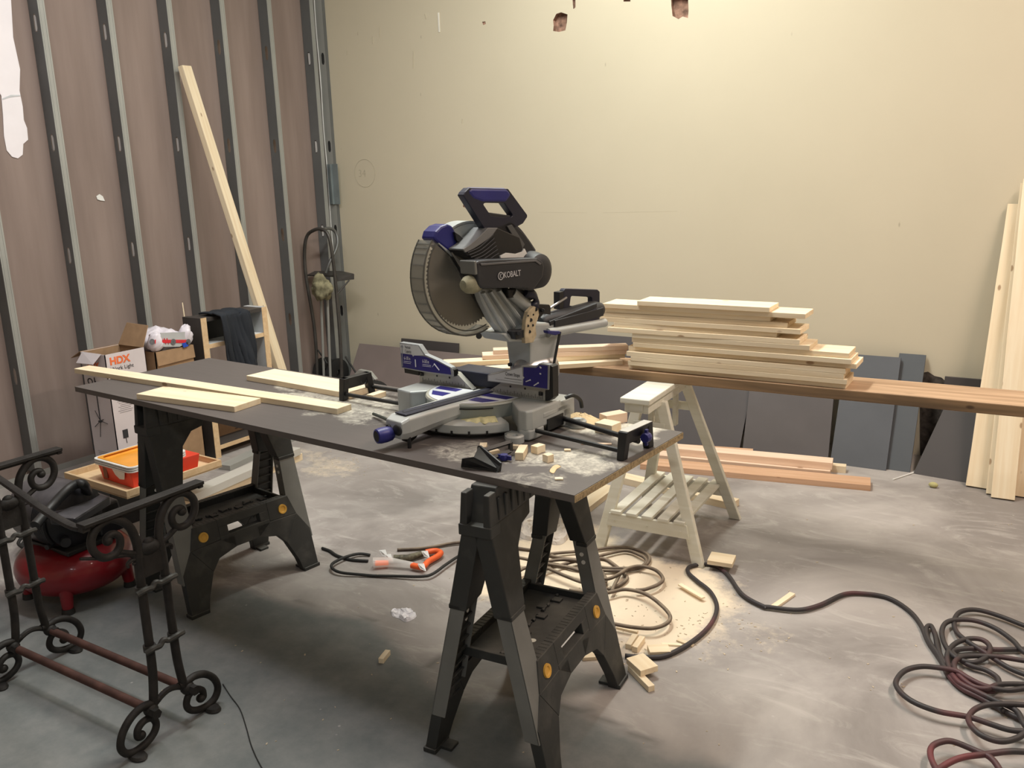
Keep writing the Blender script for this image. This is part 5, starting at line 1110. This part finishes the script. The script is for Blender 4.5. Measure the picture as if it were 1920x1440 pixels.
for px_ in (285, 325, 353):
    m = MB(); c = onx(px_, 641, -3.998); m.lathe([(.005, 0), (.005, .001), (.016, .001), (.016, 0)], frame(c, (0, 1, 0), Zu, (1, 0, 0)), 20); m.lathe([(0, .0012), (.004, .0012), (.004, 0)], frame(c, (0, 1, 0), Zu, (1, 0, 0)), 12); m.build('ring_print', RINGM, bnd)
m = MB(); m.prism([onx(341, 644, -3.998), onx(352, 641, -3.998), onx(353, 649, -3.998), onx(344, 652, -3.998)], (.001, 0, 0)); m.build('blue_print', pm('blue_print', (.02, .07, .45), .5), bnd)
# small dark shelf unit with a jacket thrown over it
DRK = pm('dark_laminate_face', (.052, .046, .043), .5, var=.1)
su_ = thing('shelf_unit', 'small open shelf of dark laminate with raw wood edges standing by the stud wall', 'shelf', (-4.08, 3.38, 0))
for y in (3.185, 3.63):
    m = MB(); m.box((-4.085, y, .41), (.155, .036, .82)); sp_ = m.build('side_panel', DRK if y < 3.4 else pm('white_melamine', (.50, .52, .54), .5), su_, bevel=.001)
    m = MB(); m.box((-4.0065, y, .41), (.003, .038, .82)); m.build('raw_edge', PLY, sp_)
for z, mt in ((.806, DRK), (.655, WHITE), (.30, DRK), (.06, DRK)):
    m = MB(); m.box((-4.085, 3.4075, z), (.15, .405, .022)); sh_ = m.build('shelf_board', mt, su_, bevel=.001)
    if z < .8: m = MB(); m.box((-4.0085, 3.4075, z), (.003, .405, .024)); m.build('raw_edge', PLY, sh_)
m = MB(); m.box((-4.155, 3.4075, .74), (.006, .40, .15)); m.build('back_panel', BLACKP, su_)
jk = MB(); NU, NV = 40, 40; g = []
tl_, tr_, bl_, br_ = onx(402, 583, -3.985), onx(458, 576, -3.985), onx(430, 722, -3.985), onx(488, 716, -3.985)
for j in range(NV+1):
    row = []
    for i in range(NU+1):
        u, v = i/NU, j/NV
        if v < .22:
            f = v/.22; top = tl_.lerp(tr_, u); p = V((-4.12+(.135)*f, top.y, .823+.006*math.sin(PI*f)+.004*math.sin(u*17)))
            if f > .9: p.x = -4.0; p.z = top.z*.3+p.z*.7
        else:
            f = (v-.22)/.78; a, b = tl_.lerp(bl_, f), tr_.lerp(br_, f); p = a.lerp(b, u); p.x = -3.988+.012*(1-f)+(.022*math.sin(u*7.5+f*2.2+1)+.030*noise.noise(V((u*5-f*1.2, f*1.6, 3)))+.010*noise.noise(V((u*16-f*3, f*4, 7))))*(.3+f)+.02
            p.z = min(p.z, .822)
            p += V((0, 0, -.02*math.sin(u*5)))*f
        row.append(jk.bm.verts.new(p))
    g.append(row)
for j in range(NV):
    for i in range(NU): jk.face([g[j][i], g[j][i+1], g[j+1][i+1], g[j+1][i]])
jo = jk.build('jacket', CLOTH, None, M=frame((-4.0, 3.36, .82)), smooth='all'); so = jo.modifiers.new('thick', 'SOLIDIFY'); so.thickness = .009; so.offset = 1
tag(jo, 'dark navy jacket hanging over the top of the small shelf unit', 'jacket')
m = MB(); m.prism([(-4.205, 3.20, 0), (-4.185, 3.20, 0), (-4.188, 3.20, .82), (-4.192, 3.20, .895)], (0, .006, 0)); tag(m.build('splinter', PINE, None, M=frame((-4.195, 3.20, 0))), 'thin upright wood splinter behind the small shelf unit', 'offcut')
# long stud leaning on the wall
T0 = onx(341, 126, -4.625); best = None
for k in range(560, 1200, 2):
    p = fl(340+.3175*k, 124+k, 0)
    if best is None or abs(p.x+4.16) < abs(best.x+4.16): best = p
Bt = best; U = (T0-Bt).normalized(); Sd = V((1, .25, 0)); Sd = (Sd-U*Sd.dot(U)).normalized()
board('board', 'long knotty pine stud leaning up against the steel studs of the left wall', 'board', frame((T0+Bt)/2, U, U.cross(Sd)*-1, Sd), ((T0-Bt).length, .085, .038), PINE, bevel=.003)
# carton and steel profile on the floor under the shelf unit
cc = thing('flat_carton', 'low brown printed carton on the floor behind the small shelf unit', 'box', (-4.42, 3.5, 0))
m = MB(); m.box((-4.40, 3.52, .085), (.26, .62, .17)); m.build('carton_body', CARD, cc, bevel=.003)
m = MB(); 
for z, y in ((.13, 3.70), (.13, 3.45), (.05, 3.6)): m.box((-4.269, y, z), (.001, .12, .004)); m.box((-4.269, y+.03, z-.025), (.001, .05, .012))
m.build('carton_print', INK, cc)
def lying(label, p0, p1, w, h, z, mt, name='lumber', cat='lumber', side=0, group=None): return board2(name, label, cat, fl(*p0, z+h), fl(*p1, z+h), w, h, mt, z, group, side)
GBM = pm('grey_white_timber', (.50, .48, .44), .6, var=.06, scale=3)
lying('pale grey timber on the floor, upper of two running from under the wooden tray', (352, 925), (552, 838), .085, .040, .041, GBM)
lying('pale timber on the floor beneath another, running from under the tray', (300, 960), (556, 848), .085, .040, 0, PINE)
lying('grey steel channel lying on the floor beside the printed carton', (420, 872), (545, 815), .08, .03, 0, GALV, name='steel_channel', cat='channel')
# wooden tray with paint tray and red carton
tz = .212
ty = thing('wooden_tray', 'shallow square pine tray holding a red carton, resting on a dark crate', 'tray', fl(237, 925, tz))
c_ = [fl(120, 888, tz+.03), fl(237, 924, tz+.03), fl(405, 862, tz+.03), fl(300, 838, tz+.03)]
X_ = (c_[1]-c_[0]).normalized(); Y_ = V((-X_.y, X_.x, 0)); Lx, Ly = (c_[1]-c_[0]).length, (c_[2]-c_[1]).length; TF = frame(V((c_[0].x, c_[0].y, tz)), X_, Y_)
m = MB(); m.box((Lx/2, Ly/2, .004), (Lx, Ly, .008), TF); m.build('tray_floor', PLY, ty)
m = MB()
for c, d in (((Lx/2, .006, .018), (Lx, .012, .036)), ((Lx/2, Ly-.006, .018), (Lx, .012, .036)), ((.006, Ly/2, .018), (.012, Ly-.024, .036)), ((Lx-.006, Ly/2, .018), (.012, Ly-.024, .036))): m.box(c, d, TF)
m.build('tray_rim', PLY, ty, bevel=.001)
m = MB(); m.box((Lx*.36, Ly*.40, -tz/2-.001), (Lx*.40, Ly*.6, tz-.004), TF); tag(m.build('crate', BLACKP, None, M=yawf(TF @ V((Lx*.5, Ly*.45, -tz)), math.atan2(X_.y, X_.x)), bevel=.004), 'dark crate on the floor in the shadow beneath the wooden tray', 'crate')
rc = thing('red_carton', 'torn bright red carton standing in the wooden tray', 'box', TF @ V((Lx*.5, Ly*.4, .009)))
REDC = pm('red_card', (.72, .06, .03), .5)
rb = [(Lx*.34, Ly*.18), (Lx*.86, Ly*.16), (Lx*.90, Ly*.80), (Lx*.40, Ly*.80)]
m = MB(); zb_, zt_ = .009, .088
m.hexa([TF @ V((a, b, zb_)) for a, b in rb], [TF @ V((Lx*.6+(a-Lx*.6)*1.08, Ly*.48+(b-Ly*.48)*1.08, zt_)) for a, b in rb]); m.build('carton_body', REDC, rc, bevel=.003)
m = MB(); m.prism([TF @ V(p) for p in ((Lx*.60, Ly*.133, .087), (Lx*.80, Ly*.128, .087), (Lx*.77, Ly*.135, .05), (Lx*.70, Ly*.137, .045), (Lx*.63, Ly*.14, .06))], X_*0+Y_*-.003); m.build('torn_patch', WHITE, rc); m = MB(); m.box((Lx*.43, Ly*.160, .05), (Lx*.06, .004, .055), TF); m.build('dark_tape', pm('brown_tape', (.22, .07, .04), .5), rc)
pt = thing('paint_tray', 'stack of white plastic paint trays filled with orange paint, on top of the red carton', 'paint tray', TF @ V((Lx*.55, Ly*.45, .089)))
def rr_(cx, cy, hx, hy, r, n=5):
    P = []
    for qx, qy, a in ((1, 1, 0), (-1, 1, 90), (-1, -1, 180), (1, -1, 270)):
        for k in range(n+1):
            t = math.radians(a+90*k/n); P.append((cx+qx*(hx-r)+r*math.cos(t), cy+qy*(hy-r)+r*math.sin(t)))
    return P
cx_, cy_, hx_, hy_ = Lx*.60, Ly*.42, Lx*.30, Ly*.30
for k in range(3):
    m = MB(); z = .089+k*.010; O_ = rr_(cx_, cy_, hx_, hy_, .03); I_ = rr_(cx_, cy_, hx_-.014, hy_-.014, .022)
    m.ring([TF @ V((a, b, z)) for a, b in O_], [TF @ V((a, b, z)) for a, b in I_], Zu*.006); m.build('tray_lip', WHITE, pt)
m = MB(); O_ = rr_(cx_, cy_, hx_-.012, hy_-.012, .022); I_ = rr_(cx_, cy_, hx_-.03, hy_-.03, .02); m.ring([TF @ V((a, b, .116)) for a, b in O_], [TF @ V((a, b, .116)) for a, b in I_], Zu*-.001)
m.prism([TF @ V((a, b, .098)) for a, b in I_], Zu*.003)
OR = pm('orange_paint', (.85, .36, .04), .35); m.build('paint', OR, pt)
m = MB(); A_ = [m.bm.verts.new(TF @ V((a, b, .1165))) for a, b in rr_(cx_, cy_, hx_-.012, hy_-.012, .022)]; B_ = [m.bm.verts.new(TF @ V((a, b, .1005))) for a, b in rr_(cx_, cy_, hx_-.035, hy_-.035, .02)]
for i in range(len(A_)): m.face([A_[i], A_[(i+1) % len(A_)], B_[(i+1) % len(A_)], B_[i]])
m.build('tray_well', OR, pt)
m = MB(); m.box((Lx*.25, Ly*.72, .02), (.04, .12, .022), TF @ Matrix.Rotation(.0, 4, 'Z')); tag(m.build('offcut', PINE, None, M=TF @ Matrix.Translation((Lx*.25, Ly*.72, .009))), 'pine block lying in the back corner of the wooden tray', 'offcut')

# ================================================================ hand trucks in the corner
HY = 4.70
ht = thing('hand_truck', 'old bent-tube hand truck standing upright in the corner by the stud wall', 'hand truck', (ony(615, 700, HY).x, HY, 0))
def hp(px, py, dy=0): return ony(px, py, HY+dy)
TUB = pm('worn_tube', (.085, .080, .075), .45, metal=.5, bump=.3, var=.3)
a0, b0 = hp(597, 735), hp(642, 735); a0.z = .04; b0.z = .04
m = MB(); m.tube(smoothpath([a0, hp(590, 620), hp(574, 520), hp(571, 470), hp(576, 442), hp(590, 431), (hp(604, 430)), hp(615, 440), hp(622, 470), hp(630, 540), hp(638, 640), b0], 7), .0125, 10); m.build('outer_frame', TUB, ht, smooth=True)
m = MB(); m.tube(smoothpath([hp(602, 432, .0), hp(616, 428, .10), hp(628, 434, .16), hp(633, 450, .16), hp(630, 468, .12), hp(618, 492, .05), hp(611, 512, .02)], 6), .0115, 10); m.build('handle_loop', pm('grey_tube', (.16, .165, .165), .45, metal=.5), ht, smooth=True)
m = MB()
for px_ in (609, 621):
    p = hp(px_, 735); p.z = .04; m.cyl(hp(px_-7, 560), p, .010, seg=8)
m.build('inner_tube', GALV, ht, smooth=True)
m = MB(); m.prism([hp(576, 515, .02), hp(628, 517, .02), hp(663, 513, .10), hp(640, 508, .16), hp(590, 508, .1)], Zu*-.010); m.prism([hp(628, 517, .02), hp(663, 514, .10), hp(663, 524, .10), hp(630, 528, .02)], V((0, .006, 0))); m.cyl(hp(655, 525, .08), hp(632, 552, .0), .006, seg=8); m.build('bracket_plate', TUB, ht)
for px_, py_ in ((608, 692), (632, 692)):
    m = MB(); c = hp(px_, py_, .10); c.z = max(c.z, .11); c.z = .115; m.lathe([(.03, -.02), (.085, -.024), (.112, -.016), (.115, 0), (.112, .016), (.085, .024), (.03, .02), (.03, -.02)], frame(c, Zu, (0, 1, 0), (1, 0, 0)) @ Matrix(), 28); m.build('wheel', RUBBER, ht, smooth=True)
m = MB(); p = hp(596, 656); m.cyl(p, hp(614, 682), .006, seg=8); m.build('brace_rod', BLACKP, ht, smooth=True)
rg_ = MB(); c = hp(602, 538, -.05)
rg_.lathe([(math.sin(PI*i/14)*(.085), -math.cos(PI*i/14)*.085) for i in range(15)], frame(c) @ Matrix.Diagonal((1.15, .5, 1.1, 1)), 32)
for v in rg_.bm.verts: v.co += (v.co-c).normalized()*noise.fractal(v.co*18, 1, 2, 4)*.035; v.co.z -= .03*abs(noise.noise(v.co*25))
tag(rg_.build('rag', pm('dirty_rag', (.26, .24, .15), .95, var=.5, scale=25, bump=.8), None, M=frame(c), smooth='all'), 'dirty yellowish rag and twine tangled round the hand truck frame', 'rag')
h2 = thing('hand_truck', 'second hand truck of which only a black wheel and brace show behind the extension wing', 'hand truck', (ony(705, 715, 4.35).x, 4.35, 0))
c = ony(701, 718, 4.35); c.z = .115
m = MB(); m.lathe([(.03, -.02), (.085, -.024), (.112, -.016), (.115, 0), (.112, .016), (.085, .024), (.03, .02), (.03, -.02)], frame(c, Zu, V((.45, .9, 0)), V((.9, -.45, 0))), 28); m.build('wheel', RUBBER, h2, smooth=True)
m = MB(); m.lathe([(0, -.026), (.04, -.026), (.045, 0), (.04, .026), (0, .026)], frame(c, Zu, V((.45, .9, 0)), V((.9, -.45, 0))), 20); m.build('hub', GALV, h2, smooth=True)
m = MB(); m.cyl(ony(648, 669, 4.40), ony(672, 706, 4.35), .007, seg=8); m.build('brace_rod', BLACKP, h2, smooth=True)
m = MB(); m.prism([ony(664, 701, 4.35), ony(672, 693, 4.35), ony(692, 697, 4.35), ony(704, 712, 4.35), ony(690, 718, 4.35)], (0, .03, 0)); m.build('mudguard', GALV, h2, bevel=.004)

# ================================================================ hoses, cords and litter on the floor
def ropeobj(name, label, cat, paths, r, mt, k=6, zf=None):
    m = MB(); c = None
    for pi_, P in enumerate(paths):
        pts = [fl(a, b, r) for a, b in P]; sp = smoothpath(pts, k)
        sp = [V((p.x, p.y, r+.0005+(zf(pi_, i/len(sp)) if zf else 0))) for i, p in enumerate(sp)]
        m.tube(sp, r, 8); c = c or sp[0].copy()
    return tag(m.build(name, mt, None, M=frame((c.x, c.y, 0)), smooth='all'), label, cat)
cr = lambda L: [(1440+a*.375, 900+b*.375) for a, b in L]
hz_ = lambda i, f: (.004*i if i else 0)+.004*math.sin(f*9+i)**2
ropeobj('air_hose', 'red and black rubber air hose snaking over the floor into a loose coil', 'hose', [
    [(1172, 1230), (1215, 1233), (1252, 1229), (1300, 1203), (1333, 1172), (1344, 1140), (1332, 1112), (1306, 1090), (1290, 1074), (1294, 1063), (1322, 1058), (1346, 1063), (1366, 1080), (1392, 1116), (1430, 1138)]+cr([(0, 640), (150, 655), (260, 630), (380, 575), (480, 570), (600, 590), (700, 650), (760, 720), (800, 810), (860, 900), (900, 980), (970, 1050), (1060, 1095), (1160, 1150), (1290, 1210), (1400, 1230)]),
    cr([(1180, 1170), (1080, 1090), (960, 1030), (890, 960), (850, 880), (815, 830), (792, 780), (792, 745), (815, 740), (836, 790), (850, 860), (895, 940), (1000, 1020), (1100, 1062), (1148, 1045), (1148, 1000), (1090, 962), (1000, 935), (925, 880), (940, 860), (1030, 850), (1150, 855), (1300, 852), (1420, 860)]),
    cr([(1420, 800), (1280, 740), (1150, 690), (1040, 665), (960, 675), (930, 715), (940, 770), (990, 820), (1100, 890), (1200, 950), (1290, 990), (1420, 1040)]),
    cr([(1420, 960), (1280, 880), (1220, 820), (1130, 760), (1030, 725), (930, 722), (880, 742), (868, 790), (888, 850), (935, 905), (1020, 932), (1088, 908), (1108, 860), (1070, 822), (1000, 815), (930, 840), (895, 890), (905, 960), (950, 1030), (1040, 1080), (1140, 1130), (1240, 1180), (1290, 1260), (1400, 1300)]),
    cr([(1420, 950), (1290, 935), (1150, 910), (1040, 903), (960, 915), (928, 950), (950, 1000), (1020, 1055), (1090, 1072), (1160, 1052), (1290, 1048), (1420, 1055)]),
    cr([(1420, 1070), (1290, 1075), (1190, 1082), (1080, 1060), (1000, 1025), (940, 992), (860, 975), (760, 965), (680, 985), (637, 1040), (660, 1095), (730, 1150), (850, 1195), (1000, 1220), (1100, 1250), (1200, 1282), (1290, 1294), (1420, 1300)]),
    cr([(1400, 1180), (1280, 1165), (1130, 1165), (1040, 1182), (1000, 1222), (1010, 1270), (1060, 1320), (1150, 1347), (1240, 1332), (1310, 1290), (1400, 1260)]),
    cr([(900, 1600), (820, 1470), (812, 1385), (880, 1358), (960, 1370), (1050, 1410), (1120, 1455), (1180, 1540)]), cr([(780, 1560), (880, 1480), (1000, 1440), (1140, 1420), (1290, 1418), (1420, 1430)])]+[cr(q_) for q_ in ([(1418, 798), (1490, 815), (1500, 850), (1418, 861)], [(1418, 1041), (1490, 1020), (1490, 975), (1418, 959)], [(1418, 949), (1530, 960), (1540, 1040), (1418, 1056)], [(1418, 1069), (1540, 1090), (1540, 1150), (1398, 1181)], [(1398, 1229), (1480, 1225), (1480, 1262), (1398, 1261)], [(1398, 1301), (1470, 1340), (1500, 1310), (1418, 1299)])], .0082, HOSE, zf=hz_)
ropeobj('extension_cord', 'tangle of dusty brown extension cord in the sawdust beneath the workbench', 'cord', [
    [(745, 1031), (800, 1028), (860, 1019), (920, 1020), (975, 1029), (1010, 1034), (1045, 1046), (1095, 1052), (1130, 1048), (1150, 1058), (1168, 1074), (1176, 1086), (1163, 1098), (1140, 1106)],
    [(1000, 1045), (1050, 1040), (1100, 1035), (1160, 1028), (1203, 1037), (1218, 1050), (1207, 1064), (1175, 1072), (1130, 1073), (1085, 1070), (1040, 1060), (990, 1052)],
    [(1120, 1048), (1170, 1036), (1200, 1046), (1212, 1056), (1198, 1068), (1160, 1071), (1120, 1066), (1080, 1058)],
    [(985, 1122), (992, 1100), (1012, 1080), (1050, 1066), (1090, 1056), (1112, 1062), (1128, 1078), (1136, 1094), (1126, 1110), (1100, 1117), (1068, 1113)],
    [(1147, 1117), (1156, 1098), (1168, 1078), (1195, 1070), (1228, 1077), (1243, 1092), (1234, 1105), (1212, 1113), (1192, 1114)],
    [(1120, 1126), (1145, 1120), (1172, 1115), (1208, 1124), (1238, 1144), (1256, 1164), (1250, 1180), (1225, 1190), (1190, 1187), (1150, 1180), (1120, 1176)],
    [(960, 1092), (985, 1076), (1020, 1076), (1060, 1092), (1098, 1104), (1118, 1096), (1108, 1076), (1090, 1064), (1050, 1060), (1010, 1070), (985, 1100), (965, 1108)],
    [(968, 1058), (1000, 1065), (1040, 1072), (1080, 1082), (1112, 1090), (1140, 1100), (1175, 1080)]], .0070, CORD, zf=hz_)
ropeobj('power_cord', 'black power cord looping over the floor from the left sawhorse to the orange splitter', 'cord', [
    [(604, 1028), (618, 1033), (632, 1042), (655, 1049), (672, 1051), (690, 1052)], [(694, 1041), (672, 1041), (645, 1050), (624, 1062), (624, 1071), (640, 1077), (680, 1079), (740, 1082), (790, 1085), (812, 1081), (836, 1064), (860, 1047), (880, 1036)]], .0062, RUBBER, zf=lambda i, f: .012*i*abs(math.sin(f*6)))
ropeobj('thin_wire', 'thin dark wire curving over the floor right of the iron stand', 'wire', [[(418, 1283), (432, 1305), (450, 1330), (462, 1365), (472, 1400), (490, 1438), (520, 1480)]], .0017, RUBBER)
sp_t = thing('cord_splitter', 'orange and clear three-way cord splitter glowing on the floor beneath the workbench', 'splitter', fl(740, 1055, 0))
m = MB(); m.tube(smoothpath([fl(772, 1060, .02), fl(792, 1063, .02), fl(803, 1053, .02), fl(822, 1042, .02), (fl(826, 1036, .02)), fl(815, 1033, .02), fl(798, 1036, .02)], 5), .0125, 12); m.build('orange_lead', ORANGE, sp_t, smooth=True)
m = MB(); m.tube([fl(700, 1056, .022), fl(732, 1054, .022), fl(775, 1060, .02)], [.024, .020, .013], 14); m.build('clear_socket', CLEARP, sp_t, smooth=True)
em, nt_, b_ = new_mat('indicator'); b_.inputs['Base Color'].default_value = (.9, .15, .03, 1); b_.inputs['Emission Color'].default_value = (1, .2, .05, 1); b_.inputs['Emission Strength'].default_value = .35
m = MB(); m.tube([fl(704, 1056, .022), fl(728, 1055, .022)], [.011, .010], 10); m.build('lit_core', em, sp_t, smooth=True)
m = MB(); m.tube([fl(738, 1048, .018), fl(765, 1046, .018), fl(795, 1037, .018)], [.017, .014, .012], 10); m.build('black_plug', pm('mottled_plug', (.10, .09, .06), .7, var=.8, scale=60), sp_t, smooth=True)
for a, b in ((718, 1038), (728, 1046), (790, 1064), (797, 1040)): m = MB(); m.prism([fl(a-7, b-6, .035), fl(a+4, b-7, .04), fl(a+8, b+7, .022), fl(a-2, b+3, .02)], (.001, .002, .001)); m.build('tag_paper', WHITE, sp_t)
def crumple(name, label, cat, pts, h, mt, sc_=18, z=0., seed=0):
    P = [fl(a, b, z) for a, b in pts]; c = sum(P, V())/len(P); m = MB(); sp = smoothpath(P, 5, closed=True); K_ = 14; rings = []
    for k in range(K_):
        f = k/K_; rings.append([m.bm.verts.new(V((c.x, c.y, z+.001))+(V((p.x, p.y, 0))-V((c.x, c.y, 0)))*(1-f)+V((0, 0, (h*(.35+.9*abs(noise.fractal(V((p.x*sc_*(1-f)+c.x*f*sc_, p.y*sc_*(1-f)+c.y*f*sc_, seed+f*2)), 1, 2, 3)))) if k else 0))) for p in sp])
    for A, B in zip(rings, rings[1:]):
        for i in range(len(sp)): m.face([A[i], A[(i+1) % len(sp)], B[(i+1) % len(sp)], B[i]])
    m.face(rings[-1]); m.face(rings[0][::-1])
    for v in m.bm.verts:
        if v.co.z > z+.002: v.co += V((noise.noise(v.co*60), noise.noise(v.co*60+V((9, 0, 0))), .5*noise.noise(v.co*45)))*.012; v.co.z = max(v.co.z, z+.001)
    return tag(m.build(name, mt, None, M=frame((c.x, c.y, z))), label, cat)
crumple('crumpled_sheet', 'crumpled off-white cloth lying in the sawdust behind the front sawhorse', 'cloth', [(972, 1000), (990, 975), (1020, 968), (1045, 975), (1062, 992), (1066, 1008), (1050, 1022), (1020, 1018), (985, 1012)], .035, pm('offwhite_cloth', (.62, .56, .50), .9), 16)
crumple('plastic_bag', 'small flat crumpled clear plastic bag on the floor under the workbench', 'bag', [(735, 1146), (752, 1142), (768, 1145), (781, 1156), (762, 1167), (748, 1160), (736, 1156)], .012, BAG, 25)
# wood offcuts on the floor
G2 = 'pine offcuts on the floor by the front sawhorse'
def st_(label, p0, p1, w, T, z=.0004, mt=PINE, side=0, group=G2): return board2('offcut', label, 'offcut', fl(p0[0], p0[1], z+T), fl(p1[0], p1[1], z+T), w, T, mt, z, group, side)
st_('narrow pine stick on the floor, propping up a pine block beside the sawhorse foot', (1182, 1246), (1222, 1286), .022, .020)
st_('wide pine block resting on a narrow stick beside the right foot of the front sawhorse', (1190, 1229), (1218, 1253), .065, .020, z=.0206)
st_('thick pine block lying against the hose bend right of the front sawhorse', (1216, 1216), (1255, 1214), .048, .020)
st_('right stick of the pair of short pine sticks right of the sawhorse leg', (1190, 1213), (1204, 1192), .020, .020)
st_('left stick of the pair of short pine sticks right of the sawhorse leg', (1178, 1208), (1191, 1188), .020, .018)
st_('thin flat sliver of pine on the sawdust, left of the two slivers', (1240, 1206), (1278, 1208), .012, .006)
st_('thin flat sliver of pine next to the hose bend, right of the two slivers', (1270, 1198), (1300, 1209), .016, .006)
st_('thin pine strip among the cord loops behind the sawhorse leg', (1156, 1174), (1196, 1183), .014, .008)
st_('flat pine board piece seen through the arch of the front sawhorse', (1090, 1226), (1140, 1222), .05, .012)
st_('pale strip of pine lying across the hose near the trestle foot', (1274, 1094), (1319, 1120), .018, .006, z=.012, group=None)
st_('small pine stick lying above the long hose, right of the trestle', (1451, 1136), (1486, 1111), .022, .010, group=None)
st_('small pine block alone on the dark floor left of the front sawhorse', (714, 1235), (727, 1218), .018, .018, group=None)
c = fl(1353, 1052, .03); board('offcut', 'flat square pine block resting on the hose below the white trestle', 'offcut', yawf((c.x, c.y, .027), math.radians(8)), (.098, .088, .018), PINE)
m = MB(); m.tube([fl(1674, 899, .004), fl(1713, 886, .004)], .004, 5); tag(m.build('stick', WHITE, None, M=frame(fl(1674, 899, 0))), 'thin white stick on the floor below the slate blue panels', 'stick')
m = MB(); m.ball(fl(1750, 909, .015), (.022, .014, .014), seg=10, n=7); tag(m.build('foam_crumb', pm('foam_yellow', (.45, .42, .2), .9, bump=1, bscale=50), None, M=frame(fl(1750, 909, 0))), 'small yellowish crumb of foam on the floor left of the leaning pale boards', 'crumb')
# scattered chips
m = MB(); rn = random.Random(3)
for _ in range(260):
    px_, py_ = rn.choice([(rn.gauss(1200, 60), rn.gauss(1150, 45)), (rn.gauss(640, 45), rn.gauss(865, 14)), (rn.gauss(1330, 70), rn.gauss(1180, 40)), (rn.uniform(250, 1900), rn.uniform(960, 1430))])
    if py_ < 845: continue
    p = fl(px_, py_, 0); s = rn.uniform(.0015, .0045); m.box((0, 0, .001), (s*2.2, s, .0015), yawf(p, rn.uniform(0, 3)))
tag(m.build('wood_chips', pm('chip_pale', (.55, .46, .34), .9), None), 'tiny pale wood chips and flecks scattered over the floor', 'chips', None, 'stuff')
# ================================================================ look
w = bpy.data.worlds.new('world'); sc.world = w; w.use_nodes = True
w.node_tree.nodes['Background'].inputs[0].default_value = (.9, .92, 1, 1); w.node_tree.nodes['Background'].inputs[1].default_value = .05
sc.view_settings.view_transform = 'Standard'; sc.view_settings.look = 'None'; sc.view_settings.gamma = 1; sc.view_settings.exposure = .50
